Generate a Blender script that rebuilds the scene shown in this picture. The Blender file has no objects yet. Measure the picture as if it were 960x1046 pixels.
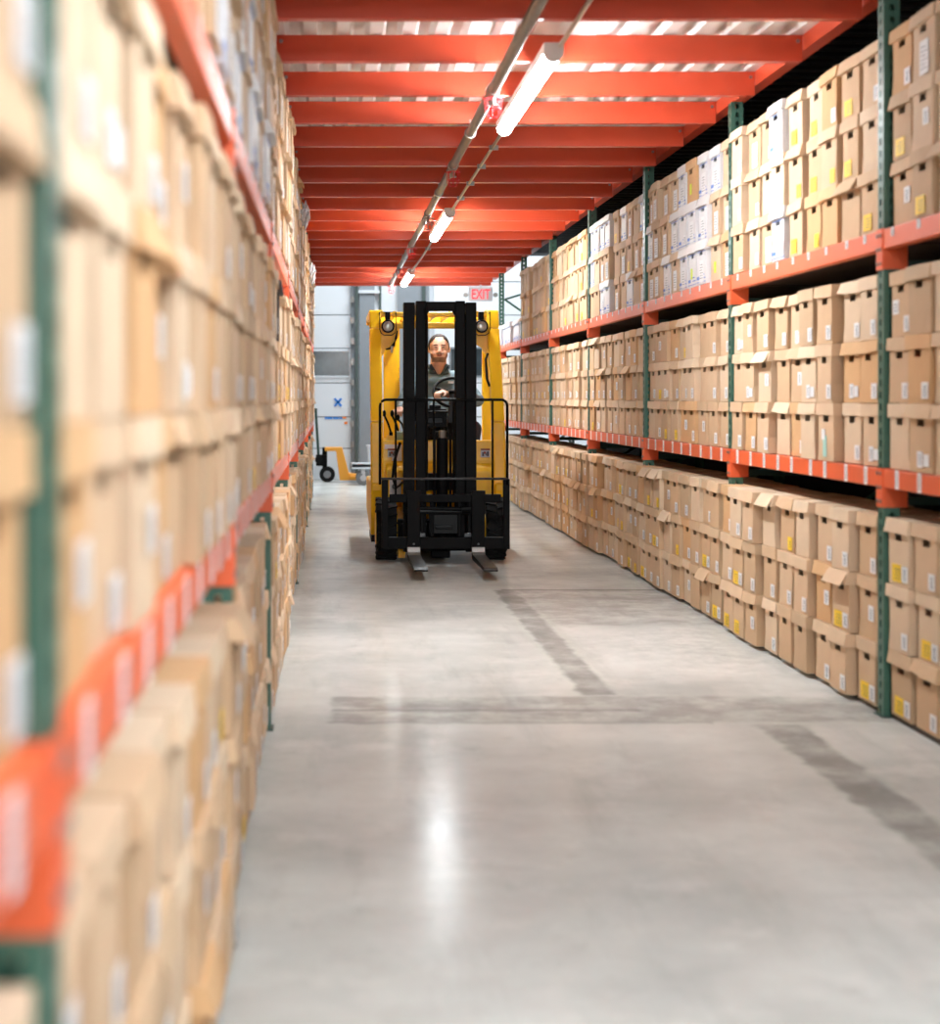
import bpy, math, random
from mathutils import Vector, Matrix, Euler
random.seed(7)
PI = math.pi
scene = bpy.context.scene
COL = scene.collection

# ------------------------------------------------------------------ measures
F, VPX, VPY = 1780.0, 338.0, 406.0       # focal length in pixels, vanishing point (960 x 1046 frame)
H = 1.36                                 # eye height
RX, LX = 2.35, -0.247                     # aisle faces of the two racks
BAY = 2.82
Z_MID_T, Z_MID_B = 1.059, 0.977          # middle shelf beam
Z_TOP_T, Z_TOP_B = 2.079, 1.990          # top shelf beam
JB, DECK = 3.045, 3.181                  # joist underside, deck underside
BOX_H = 0.277

# ------------------------------------------------------------------ materials
def lin(c):
    c /= 255.0
    return c / 12.92 if c <= 0.04045 else ((c + 0.055) / 1.055) ** 2.4
def rgb(r, g, b):
    return (lin(r), lin(g), lin(b), 1.0)
MATS = {}
def mat(name, col, rough=0.6, metal=0.0, var=0.0, vscale=8.0, bump=0.0, bscale=60.0, spec=0.5, emit=None, estr=0.0, alpha=1.0, trans=0.0):
    m = bpy.data.materials.new(name); m.use_nodes = True
    nt = m.node_tree; b = nt.nodes['Principled BSDF']
    b.inputs['Base Color'].default_value = col
    b.inputs['Roughness'].default_value = rough
    b.inputs['Metallic'].default_value = metal
    b.inputs['Specular IOR Level'].default_value = spec
    b.inputs['Alpha'].default_value = alpha
    b.inputs['Transmission Weight'].default_value = trans
    if emit:
        b.inputs['Emission Color'].default_value = emit
        b.inputs['Emission Strength'].default_value = estr
    if var or bump:
        tc = nt.nodes.new('ShaderNodeTexCoord')
    if var:
        n = nt.nodes.new('ShaderNodeTexNoise'); n.inputs['Scale'].default_value = vscale; n.inputs['Detail'].default_value = 5
        nt.links.new(tc.outputs['Object'], n.inputs['Vector'])
        mr = nt.nodes.new('ShaderNodeMapRange')
        mr.inputs['From Min'].default_value = 0.3; mr.inputs['From Max'].default_value = 0.7
        mr.inputs['To Min'].default_value = 1 - var; mr.inputs['To Max'].default_value = 1 + var
        nt.links.new(n.outputs['Fac'], mr.inputs['Value'])
        mx = nt.nodes.new('ShaderNodeVectorMath'); mx.operation = 'SCALE'
        mx.inputs[0].default_value = col[:3]
        nt.links.new(mr.outputs['Result'], mx.inputs['Scale'])
        nt.links.new(mx.outputs['Vector'], b.inputs['Base Color'])
    if bump:
        n2 = nt.nodes.new('ShaderNodeTexNoise'); n2.inputs['Scale'].default_value = bscale; n2.inputs['Detail'].default_value = 3
        nt.links.new(tc.outputs['Object'], n2.inputs['Vector'])
        bp = nt.nodes.new('ShaderNodeBump'); bp.inputs['Strength'].default_value = bump; bp.inputs['Distance'].default_value = 0.01
        nt.links.new(n2.outputs['Fac'], bp.inputs['Height'])
        nt.links.new(bp.outputs['Normal'], b.inputs['Normal'])
    MATS[name] = m
    return m

KR = [(210, 179, 147), (203, 170, 136), (215, 189, 160), (194, 164, 132), (209, 166, 121)]
for i, c in enumerate(KR):
    mat('kraft%d' % i, rgb(*c), 0.75, var=0.06, vscale=5, bump=0.05, bscale=30, spec=0.25)
    mat('kraftlid%d' % i, rgb(min(255, c[0] + 6), min(255, c[1] + 8), min(255, c[2] + 9)), 0.75, var=0.06, vscale=5, spec=0.25)
mat('white_card', rgb(222, 220, 222), 0.6, var=0.03)
mat('white_cardlid', rgb(226, 224, 224), 0.6, var=0.03)
mat('blue_print', rgb(96, 134, 205), 0.6)
mat('paper', rgb(232, 232, 234), 0.6, spec=0.3)
mat('ink', rgb(85, 85, 92), 0.7)
mat('yellow_paper', rgb(246, 205, 40), 0.6)
mat('lime_paper', rgb(205, 225, 60), 0.6)
mat('mint_paper', rgb(170, 215, 205), 0.6)
mat('black_card', rgb(42, 38, 40), 0.6, var=0.2)
mat('rack_orange', rgb(230, 100, 54), 0.42, var=0.05, vscale=4)
mat('joist_orange', rgb(204, 74, 44), 0.36, var=0.04, vscale=2)
mat('rack_green', rgb(62, 104, 88), 0.4, var=0.08, vscale=10)
mat('green_dark', rgb(32, 66, 58), 0.45)
mat('deck_board', rgb(62, 52, 44), 0.9, var=0.15, vscale=4)
mat('galv', rgb(226, 224, 222), 0.45, metal=0.0, var=0.05, vscale=3)
mat('steel', rgb(150, 150, 148), 0.35, metal=0.9)
mat('pipe_grey', rgb(136, 126, 116), 0.45, metal=0.3, var=0.08)
mat('conduit', rgb(188, 176, 160), 0.4, metal=0.4)
mat('shade_roof', rgb(30, 30, 32), 0.7)  # near-black puts the shade of the unlit deck into its colour
mat('shade_wall', rgb(40, 38, 38), 0.9)  # charcoal stands in for the shade behind the shelves
mat('wall_white', rgb(206, 213, 219), 0.6, var=0.02, vscale=2)
mat('door_white', rgb(214, 221, 227), 0.5, var=0.02, vscale=2)
mat('seam', rgb(120, 128, 134), 0.6)
mat('wall_grey', rgb(132, 140, 147), 0.6, var=0.03)
mat('track', rgb(70, 84, 82), 0.5)
mat('lamp_house', rgb(208, 206, 204), 0.5)
mat('lamp_lens', rgb(255, 255, 255), 0.5, emit=(0.90, 0.965, 1.0, 1), estr=42.0)
mat('red_guard', rgb(214, 40, 44), 0.4)
mat('black_metal', rgb(9, 9, 11), 0.5, var=0.15, vscale=12, spec=0.10)
mat('black_gloss', rgb(9, 9, 11), 0.3, spec=0.15)
mat('worn_steel', rgb(84, 87, 90), 0.45, metal=0.5, var=0.2, vscale=20)
mat('bright_steel', rgb(150, 148, 145), 0.4, metal=0.5)
mat('yellow_paint', rgb(246, 192, 10), 0.36, var=0.03, vscale=6)
mat('rubber', rgb(15, 16, 18), 0.75, bump=0.1, spec=0.25)
mat('black_plastic', rgb(11, 11, 13), 0.5, spec=0.15)
mat('lens_glass', rgb(178, 178, 172), 0.2, metal=0.3)
mat('glass', rgb(240, 245, 245), 0.05, alpha=0.18)
mat('window_dark', rgb(58, 68, 72), 0.15, var=0.45, vscale=3)
mat('pale_green', rgb(160, 186, 170), 0.5)
mat('skin', rgb(230, 182, 160), 0.5, var=0.04, vscale=25)
mat('beard', rgb(160, 126, 110), 0.8)
mat('lip', rgb(186, 112, 98), 0.5)
mat('brow', rgb(72, 52, 42), 0.8)
mat('eye', rgb(60, 44, 38), 0.3)
mat('hair', rgb(52, 42, 38), 0.8, var=0.2, vscale=60)
mat('polo', rgb(112, 134, 144), 0.8, var=0.05, vscale=30, bump=0.2, bscale=25)
mat('polo_dark', rgb(74, 88, 96), 0.8)
mat('trouser', rgb(34, 42, 52), 0.8)
mat('red_sign', rgb(235, 50, 60), 0.4, emit=(1.0, 0.16, 0.17, 1), estr=0.22)
mat('jack_orange', rgb(232, 160, 50), 0.45)
mat('red_brown', rgb(150, 78, 58), 0.7)
mat('tape_blue', rgb(40, 130, 220), 0.5)
mat('tape_orange', rgb(240, 130, 40), 0.5)
mat('plastic_film', rgb(232, 232, 236), 0.25, alpha=0.55)
mat('sign_face', rgb(196, 196, 198), 0.5)
mat('wheel_grey', rgb(120, 122, 124), 0.5)

# ------------------------------------------------------------------ mesh builder
class MB:
    def __init__(s):
        s.v = []; s.f = []; s.m = []
    def add(s, vs, fs, m):
        o = len(s.v); s.v += [tuple(p) for p in vs]
        for f in fs:
            s.f.append(tuple(o + i for i in f)); s.m.append(m)
    def merge(s, t, M):
        o = len(s.v); s.v += [tuple(M @ Vector(p)) for p in t.v]
        s.f += [tuple(o + i for i in f) for f in t.f]; s.m += t.m
    def box(s, x0, x1, y0, y1, z0, z1, m, M=None):
        vs = [Vector(p) for p in ((x0,y0,z0),(x1,y0,z0),(x1,y1,z0),(x0,y1,z0),(x0,y0,z1),(x1,y0,z1),(x1,y1,z1),(x0,y1,z1))]
        if M: vs = [M @ p for p in vs]
        s.add(vs, [(0,3,2,1),(4,5,6,7),(0,1,5,4),(1,2,6,5),(2,3,7,6),(3,0,4,7)], m)
        return s
    def tube(s, pts, r, m, seg=10, cap=True):
        pts = [Vector(p) for p in pts]; rings = []
        rs = r if isinstance(r, (list, tuple)) else [r] * len(pts)
        for i, p in enumerate(pts):
            a = pts[max(i-1, 0)]; b = pts[min(i+1, len(pts)-1)]
            d = (b - a).normalized()
            up = Vector((0,0,1)) if abs(d.z) < 0.9 else Vector((1,0,0))
            u = d.cross(up).normalized(); w = u.cross(d)
            rings.append([p + u*math.cos(2*PI*k/seg)*rs[i] + w*math.sin(2*PI*k/seg)*rs[i] for k in range(seg)])
        vs = [q for R_ in rings for q in R_]; fs = []
        for i in range(len(pts)-1):
            for k in range(seg):
                a = i*seg+k; b = i*seg+(k+1) % seg
                fs.append((a, b, b+seg, a+seg))
        if cap:
            fs.append(tuple(range(seg-1, -1, -1))); fs.append(tuple(range((len(pts)-1)*seg, len(pts)*seg)))
        s.add(vs, fs, m); return s
    def ell(s, c, r, m, nu=14, nv=9, M=None):
        c = Vector(c); vs = []; fs = []
        for j in range(nv+1):
            t = PI*j/nv
            for i in range(nu):
                a = 2*PI*i/nu
                p = Vector((r[0]*math.sin(t)*math.cos(a), r[1]*math.sin(t)*math.sin(a), r[2]*math.cos(t)))
                if M: p = M @ p
                vs.append(c + p)
        for j in range(nv):
            for i in range(nu):
                a = j*nu+i; b = j*nu+(i+1) % nu
                fs.append((a, a+nu, b+nu, b))
        s.add(vs, fs, m); return s
    def capsule(s, a, b, ra, rb, m):
        a = Vector(a); b = Vector(b)
        s.ell(a, (ra,)*3, m, 12, 8); s.ell(b, (rb,)*3, m, 12, 8)
        s.tube([a, b], [ra, rb], m, 12); return s
    def prism(s, poly, axis, a, b, m):
        """poly: 2-D outline; axis 0/1/2 is the extrusion axis from a to b."""
        def P(p, t):
            return (t, p[0], p[1]) if axis == 0 else (p[0], t, p[1]) if axis == 1 else (p[0], p[1], t)
        n = len(poly)
        vs = [P(p, a) for p in poly] + [P(p, b) for p in poly]
        fs = [tuple(range(n)), tuple(range(2*n-1, n-1, -1))] + [(i, i+n, (i+1) % n+n, (i+1) % n) for i in range(n)]
        s.add(vs, fs, m); return s
    def wheel(s, c, r, w, m, seg=28, prof=None):
        """solid of revolution about the X axis"""
        prof = prof or [(-w/2, r*0.55), (-w/2, r*0.93), (-w*0.38, r), (w*0.38, r), (w/2, r*0.93), (w/2, r*0.55)]
        vs = []; fs = []; n = len(prof)
        for k in range(seg):
            a = 2*PI*k/seg
            for (x, q) in prof: vs.append((c[0]+x, c[1]+q*math.cos(a), c[2]+q*math.sin(a)))
        for k in range(seg):
            k2 = (k+1) % seg
            for i in range(n-1): fs.append((k*n+i, k2*n+i, k2*n+i+1, k*n+i+1))
        fs.append(tuple(k*n for k in range(seg))); fs.append(tuple(k*n+n-1 for k in range(seg-1, -1, -1)))
        s.add(vs, fs, m); return s
    def mesh(s, name, origin=None, smooth=False):
        me = bpy.data.meshes.new(name)
        v = s.v if origin is None else [(p[0]-origin[0], p[1]-origin[1], p[2]-origin[2]) for p in s.v]
        me.from_pydata(v, [], s.f)
        names = sorted(set(s.m)); ix = {n: i for i, n in enumerate(names)}
        for n in names: me.materials.append(MATS[n])
        me.polygons.foreach_set('material_index', [ix[n] for n in s.m])
        if smooth: me.polygons.foreach_set('use_smooth', [True]*len(s.f))
        me.update(); return me
    def obj(s, name, parent=None, bevel=0.0, smooth=False):
        """link as one object; vertices are given in world coordinates"""
        org = Vector((0,0,0))
        if parent is not None:
            org = Vector((0, 0, 0)); inv = world_mat(parent).inverted()
            s.v = [tuple(inv @ Vector(p)) for p in s.v]
        else:
            xs = [p[0] for p in s.v]; ys = [p[1] for p in s.v]; zs = [p[2] for p in s.v]
            org = Vector(((min(xs)+max(xs))/2, (min(ys)+max(ys))/2, min(zs)))
        o = bpy.data.objects.new(name, s.mesh(name, org, smooth)); COL.objects.link(o)
        if parent is not None: o.parent = parent
        else: o.location = org
        if bevel:
            b = o.modifiers.new('bevel', 'BEVEL'); b.width = bevel; b.segments = 2; b.limit_method = 'ANGLE'
        return o

def world_mat(o):
    M = Matrix.Translation(o.location) @ o.rotation_euler.to_matrix().to_4x4()
    return M if o.parent is None else world_mat(o.parent) @ M
def tag(o, label=None, cat=None, group=None, kind=None):
    if label: o['label'] = label
    if cat: o['category'] = cat
    if group: o['group'] = group
    if kind: o['kind'] = kind
    return o
def thing(name, label, cat, loc=(0,0,0), group=None, kind=None):
    o = bpy.data.objects.new(name, None); COL.objects.link(o); o.location = loc
    o.empty_display_size = 0.1
    return tag(o, label, cat, group, kind)

# ------------------------------------------------------------------ floor
def floor_material():
    m = bpy.data.materials.new('concrete'); m.use_nodes = True
    nt = m.node_tree; N = nt.nodes; L = nt.links; b = N['Principled BSDF']
    tc = N.new('ShaderNodeTexCoord')
    def noise(scale, detail=6, rough=0.6):
        n = N.new('ShaderNodeTexNoise'); n.inputs['Scale'].default_value = scale; n.inputs['Detail'].default_value = detail
        n.inputs['Roughness'].default_value = rough
        L.new(tc.outputs['Object'], n.inputs['Vector']); return n
    def math_(op, a, bb=None, clamp=False):
        n = N.new('ShaderNodeMath'); n.operation = op; n.use_clamp = clamp
        for i, x in enumerate((a, bb)):
            if x is None: continue
            if isinstance(x, (int, float)): n.inputs[i].default_value = x
            else: L.new(x, n.inputs[i])
        return n.outputs[0]
    wob = noise(6.0, 4)
    w = math_('MULTIPLY', math_('SUBTRACT', wob.outputs['Fac'], 0.5), 0.10)
    sep = N.new('ShaderNodeSeparateXYZ'); L.new(tc.outputs['Object'], sep.inputs[0])
    X = math_('ADD', sep.outputs['X'], w); Y = math_('ADD', sep.outputs['Y'], w)
    def step(v, e, soft, up):
        mr = N.new('ShaderNodeMapRange'); mr.interpolation_type = 'SMOOTHSTEP'
        mr.inputs['From Min'].default_value = e-soft; mr.inputs['From Max'].default_value = e+soft
        mr.inputs['To Min'].default_value = 0 if up else 1; mr.inputs['To Max'].default_value = 1 if up else 0
        L.new(v, mr.inputs['Value']); return mr.outputs['Result']
    def rect(x0, x1, y0, y1, soft=0.02):
        a = math_('MULTIPLY', step(X, x0, soft, True), step(X, x1, soft, False))
        c = math_('MULTIPLY', step(Y, y0, soft, True), step(Y, y1, soft, False))
        return math_('MULTIPLY', a, c)
    base = N.new('ShaderNodeMixRGB'); base.inputs[1].default_value = rgb(178, 180, 177); base.inputs[2].default_value = rgb(208, 210, 206)
    n1 = noise(0.8, 9, 0.66); r1 = N.new('ShaderNodeMapRange'); r1.inputs['From Min'].default_value = 0.34; r1.inputs['From Max'].default_value = 0.64
    L.new(n1.outputs['Fac'], r1.inputs['Value']); L.new(r1.outputs['Result'], base.inputs[0])
    cur = base.outputs[0]
    def over(fac, col, amt):
        nonlocal cur
        mx = N.new('ShaderNodeMixRGB'); mx.inputs[2].default_value = col
        L.new(math_('MULTIPLY', fac, amt), mx.inputs[0]); L.new(cur, mx.inputs[1]); cur = mx.outputs[0]
    fine = noise(9.0, 8, 0.75); fm = N.new('ShaderNodeMapRange'); fm.inputs['From Min'].default_value = 0.35; fm.inputs['From Max'].default_value = 0.65
    L.new(fine.outputs['Fac'], fm.inputs['Value'])
    blotch = math_('ADD', math_('MULTIPLY', fm.outputs['Result'], 0.5), 0.5)
    DK = rgb(122, 122, 118); LT = rgb(222, 222, 218)
    # worn drifts along the driving direction, stains and pale patches
    mp = N.new('ShaderNodeMapping'); mp.inputs['Scale'].default_value = (2.6, 0.35, 1.0); L.new(tc.outputs['Object'], mp.inputs['Vector'])
    dn = N.new('ShaderNodeTexNoise'); dn.inputs['Scale'].default_value = 1.6; dn.inputs['Detail'].default_value = 8; dn.inputs['Roughness'].default_value = 0.65
    L.new(mp.outputs['Vector'], dn.inputs['Vector'])
    def band(src, a, c):
        m_ = N.new('ShaderNodeMapRange'); m_.inputs['From Min'].default_value = a; m_.inputs['From Max'].default_value = c
        L.new(src, m_.inputs['Value']); return m_.outputs['Result']
    over(band(dn.outputs['Fac'], 0.52, 0.72), rgb(150, 151, 148), 0.40)
    over(band(noise(2.3, 9, 0.7).outputs['Fac'], 0.54, 0.68), LT, 0.45)
    over(band(noise(4.7, 9, 0.72).outputs['Fac'], 0.58, 0.74), rgb(140, 140, 136), 0.35)
    patchy = band(noise(3.1, 8, 0.7).outputs['Fac'], 0.36, 0.58)
    # cut and refilled trenches in the slab
    over(rect(0.0, 2.6, 7.30, 7.92), rgb(146, 145, 140), math_('MULTIPLY', patchy, 0.72))
    over(rect(0.0, 1.35, 7.55, 7.60, 0.012), DK, 0.5)
    over(rect(-0.02, 1.6, 7.26, 7.31, 0.015), DK, 0.45)
    over(rect(1.15, 1.30, 7.95, 12.3), DK, math_('MULTIPLY', math_('ADD', math_('MULTIPLY', patchy, 0.6), 0.4), 0.75))
    over(rect(1.76, 1.95, 3.0, 7.25), DK, math_('MULTIPLY', math_('ADD', math_('MULTIPLY', patchy, 0.6), 0.4), 0.75))
    over(rect(1.30, 2.5, 10.4, 12.3, 0.06), rgb(150, 149, 144), math_('MULTIPLY', patchy, 0.65))
    over(rect(1.2, 2.6, 12.28, 12.36, 0.012), DK, 0.6)
    over(rect(1.32, 1.62, 4.5, 7.2, 0.08), LT, math_('MULTIPLY', fm.outputs['Result'], 0.35))
    over(rect(1.5, 2.3, 8.4, 10.2, 0.3), LT, math_('MULTIPLY', fm.outputs['Result'], 0.6))
    rust = noise(1.7, 5); rr = N.new('ShaderNodeMapRange'); rr.inputs['From Min'].default_value = 0.60; rr.inputs['From Max'].default_value = 0.75
    L.new(rust.outputs['Fac'], rr.inputs['Value'])
    over(rr.outputs['Result'], rgb(190, 166, 146), 0.12)
    L.new(cur, b.inputs['Base Color'])
    rg = N.new('ShaderNodeMapRange'); b.inputs['Specular IOR Level'].default_value = 0.012; rg.inputs['To Min'].default_value = 0.13; rg.inputs['To Max'].default_value = 0.25
    n3 = noise(1.6, 6); L.new(n3.outputs['Fac'], rg.inputs['Value']); L.new(rg.outputs['Result'], b.inputs['Roughness'])
    bp = N.new('ShaderNodeBump'); bp.inputs['Strength'].default_value = 0.05; bp.inputs['Distance'].default_value = 0.02
    n4 = noise(3.0, 3); L.new(n4.outputs['Fac'], bp.inputs['Height']); L.new(bp.outputs['Normal'], b.inputs['Normal'])
    MATS['concrete'] = m
floor_material()
YB = 28.8
fl = MB().box(-3.2, 7.0, -6, YB + 0.2, -0.1, 0, 'concrete')
o = bpy.data.objects.new('floor', fl.mesh('floor')); COL.objects.link(o); tag(o, 'grey polished concrete warehouse floor with refilled trench strips', 'floor', kind='structure')

# ------------------------------------------------------------------ shell
def struct(name, mb, label=None, cat=None, **k):
    return tag(mb.obj(name, **k), label, cat, kind='structure')
struct('wall_left', MB().box(-1.66, -1.60, -6, YB, 0, 6.3, 'shade_wall'))
struct('wall_right', MB().box(3.72, 3.78, -6, 25.2, 0, 6.3, 'shade_wall'))  # coloured dark so the gaps above the boxes read as shade
wr = MB().box(6.9, 6.96, 25.2, YB, 0, 6.3, 'wall_white'); struct('wall_far', wr)
wb = MB()
wb.box(-1.66, 6.96, YB, YB+0.06, 0, 6.3, 'wall_white')
wb.box(0.47, 0.72, YB-0.05, YB, 0, 6.3, 'wall_grey')
wb.box(0.79, 0.83, YB-0.04, YB, 0, 6.3, 'track')
wb.box(1.10, 1.62, YB-0.05, YB, 0, 6.3, 'wall_grey')
wb.box(1.50, 1.56, YB-0.09, YB-0.05, 0, 6.3, 'track')
wb.box(0.42, 0.80, YB-0.07, YB-0.02, 3.08, 3.13, 'wall_white')
struct('wall_back', wb, 'white back wall with grey steel column strips', 'wall')
struct('ceiling_high', MB().box(-1.66, 6.96, 26.2, YB+0.06, 6.3, 6.36, 'wall_white'))

def overhead_door(name, x0, x1, win, marks):
    d = thing(name, 'white sectional overhead door', 'door', ((x0+x1)/2, YB-0.06, 0), kind='structure')
    d['label'] = marks and 'white sectional overhead door marked with a blue tape cross' or 'white sectional overhead door behind the forklift driver'
    seams = [0.0, 0.52, 1.04, 1.60, 2.17, 2.72, 3.27, 3.83, 4.4, 5.0]
    mb = MB()
    for a, c in zip(seams[:-1], seams[1:]):
        wz0, wz1, wx0, wx1 = win
        if a <= wz0 < c:
            mb.box(x0, x1, YB-0.06, YB-0.01, a+0.008, wz0, 'door_white'); mb.box(x0, x1, YB-0.06, YB-0.01, wz1, c-0.008, 'door_white')
            mb.box(x0, wx0, YB-0.06, YB-0.01, wz0, wz1, 'door_white'); mb.box(wx1, x1, YB-0.06, YB-0.01, wz0, wz1, 'door_white')
        else:
            mb.box(x0, x1, YB-0.06, YB-0.01, a+0.008, c-0.008, 'door_white')
        mb.box(x0, x1, YB-0.03, YB-0.005, c-0.01, c+0.01, 'seam')
    mb.obj('door_panel', d)
    wz0, wz1, wx0, wx1 = win
    fr = MB()
    for q in ((wx0-.03, wx1+.03, wz1, wz1+.03), (wx0-.03, wx1+.03, wz0-.03, wz0), (wx0-.03, wx0, wz0, wz1), (wx1, wx1+.03, wz0, wz1)):
        fr.box(q[0], q[1], YB-0.075, YB-0.05, q[2], q[3], 'seam' if not marks else 'wall_white')
    fr.obj('window_frame', d)
    MB().box(wx0, wx1, YB-0.045, YB-0.03, wz0, wz1, 'window_dark').obj('window_pane', d)
    tr = MB().box(x1, x1+0.07, YB-0.10, YB-0.005, 0, 5.0, 'seam').box(x1+0.07, x1+0.12, YB-0.14, YB-0.005, 0, 5.0, 'track')
    for i in range(14): tr.box(x1-0.01, x1+0.05, YB-0.13, YB-0.10, 0.2+i*0.34, 0.30+i*0.34, 'steel')
    tr.obj('door_track', d)
    if marks:
        t = MB()
        for s in (1, -1):
            M = Matrix.Translation((0.115, YB-0.068, 1.28)) @ Matrix.Rotation(s*0.85, 4, 'Y')
            t.box(-0.085, 0.085, -0.003, 0.003, -0.018, 0.018, 'tape_blue', M)
        t.obj('tape_cross', d)['label'] = 'blue tape cross'
        MB().box(-0.10, 0.02, YB-0.068, YB-0.061, 1.005, 1.035, 'tape_blue').box(0.03, 0.10, YB-0.068, YB-0.061, 1.005, 1.035, 'tape_blue').box(0.19, 0.25, YB-0.068, YB-0.061, 1.012, 1.042, 'tape_orange').box(0.10, 0.19, YB-0.068, YB-0.061, 1.007, 1.03, 'tape_blue').box(0.22, 0.27, YB-0.068, YB-0.061, 0.92, 0.96, 'tape_orange').obj('tape_strip', d)
    return d
overhead_door('door_1', -1.5, 0.33, (1.72, 2.12, -0.32, 0.30), True)
overhead_door('door_2', 1.70, 4.6, (1.72, 2.16, 1.98, 2.78), False)

# mezzanine: deck, joists and girders move as one
ceil = thing('ceiling', 'orange joisted mezzanine ceiling with white fluted steel deck', 'ceiling', (1.05, 12, DECK), kind='structure')
mb = MB(); prof = []; x = -1.6; p = 0.163
while x < 2.46:
    prof += [(x, DECK), (x+0.065, DECK), (x+0.088, DECK+0.045), (x+0.140, DECK+0.045)]; x += p
poly = prof + [(prof[-1][0], DECK+0.07), (-1.6, DECK+0.07)]
mb.prism(poly, 1, -4, 26.0, 'galv'); mb.obj('deck', ceil)
mb = MB()
y = -4.0
while y < 25.0:
    mb.box(2.46, 3.74, y, y+0.09, 3.42, 3.47, 'shade_roof'); y += 0.22
mb.box(2.46, 3.74, -4, 26.0, 3.47, 3.50, 'shade_roof'); mb.box(2.44, 2.46, -4, 26, DECK+0.03, 3.5, 'shade_roof')
mb.obj('shade_deck', ceil)['label'] = 'corrugated deck over the right rack with shade painted dark'
jm = MB()
JY = [7.75 + 0.984*k for k in range(-9, 19)]
for k, yj in enumerate(JY):
    if yj > 25.6: continue
    j = MB()
    j.box(-0.272, 2.363, yj, yj+0.006, JB, DECK-0.004, 'joist_orange')
    j.box(-0.272, 2.363, yj+0.006, yj+0.06, JB, JB+0.006, 'joist_orange')
    j.box(-0.272, 2.363, yj+0.006, yj+0.06, DECK-0.010, DECK-0.004, 'joist_orange')
    jo = j.obj('joist', ceil)
    b = MB()
    for xb in (-0.25, 2.34):
        for zb in (JB+0.035, DECK-0.035): b.wheel((0,0,0), 0.010, 0.008, 'steel', 8)
    # bolts face the camera: discs turned about Z
    bb = MB()
    for i, xb in enumerate((-0.25, 2.34)):
        bb.tube([(xb, yj-0.006, DECK-0.035), (xb, yj-0.0005, DECK-0.035)], 0.010, 'steel', 8)
    bb.obj('bolt', jo)
endb = MB().box(-0.42, 2.363, 25.72, 25.80, JB-0.035, DECK-0.004, 'joist_orange'); endb.obj('end_beam', ceil)
MB().box(2.368, 2.44, -4, 25.8, 3.100, DECK+0.02, 'joist_orange').obj('girder', ceil)
MB().box(-0.35, -0.278, -4, 25.8, 3.100, DECK-0.004, 'joist_orange').obj('girder', ceil)

# ------------------------------------------------------------------ lamps, pipe, conduit
def lamp(y0, y1, label):
    t = thing('ceiling_lamp', label, 'lamp', (1.055, (y0+y1)/2, JB-0.105), 'batten lamps in one line along the aisle ceiling')
    w = 0.045
    h = MB()
    h.prism([(1.055-w, JB-0.004), (1.055+w, JB-0.004), (1.055+w, JB-0.045), (1.055+w*0.8, JB-0.05), (1.055-w*0.8, JB-0.05), (1.055-w, JB-0.045)], 1, y0, y1, 'lamp_house')
    h.obj('housing', t)
    lens = []
    for i in range(9):
        a = PI + PI*i/8; lens.append((1.055+0.042*math.cos(a), JB-0.051+0.040*math.sin(a)))
    MB().prism(lens, 1, y0+0.03, y1-0.03, 'lamp_lens').obj('lens', t)
    for (a, c) in ((y0-0.006, y0+0.03), (y1-0.03, y1+0.006)):
        MB().prism([(1.055+0.047*math.cos(PI+PI*i/8), JB-0.051+0.044*math.sin(PI+PI*i/8)) for i in range(9)] + [(1.102, JB-0.006), (1.008, JB-0.006)], 1, a, c, 'lamp_house').obj('end_cap', t)
    return t
lamp(8.25, 10.62, 'nearest visible white batten ceiling lamp, below the bright red joists')
lamp(15.45, 17.85, 'middle white batten ceiling lamp above the forklift')
lamp(22.75, 25.1, 'farthest small white batten ceiling lamp by the last joist')
lamp(1.0, 3.4, 'white batten ceiling lamp overhead, nearer than the visible ones')
lamp(-6.2, -3.8, 'white batten ceiling lamp at the entrance end behind the viewpoint')

cd = thing('conduit', 'thin pale electrical conduit linking the batten lamps', 'conduit', (1.075, 12, JB-0.02))
MB().tube([(1.085, 3.4, JB-0.02), (1.085, 8.25, JB-0.02)], 0.011, 'conduit').obj('tubing', cd)
MB().tube([(1.075, 10.62, JB-0.02), (1.075, 15.45, JB-0.02)], 0.011, 'conduit').obj('tubing', cd)
MB().tube([(1.075, 17.85, JB-0.02), (1.08, 20.6, JB-0.02), (1.06, 22.75, JB-0.03)], 0.011, 'conduit').obj('tubing', cd)
for yy in (11.6, 12.55, 13.55, 14.55, 18.5, 19.5):
    MB().box(1.055, 1.115, yy, yy+0.02, JB-0.036, JB-0.004, 'steel').obj('clip', cd)

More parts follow.
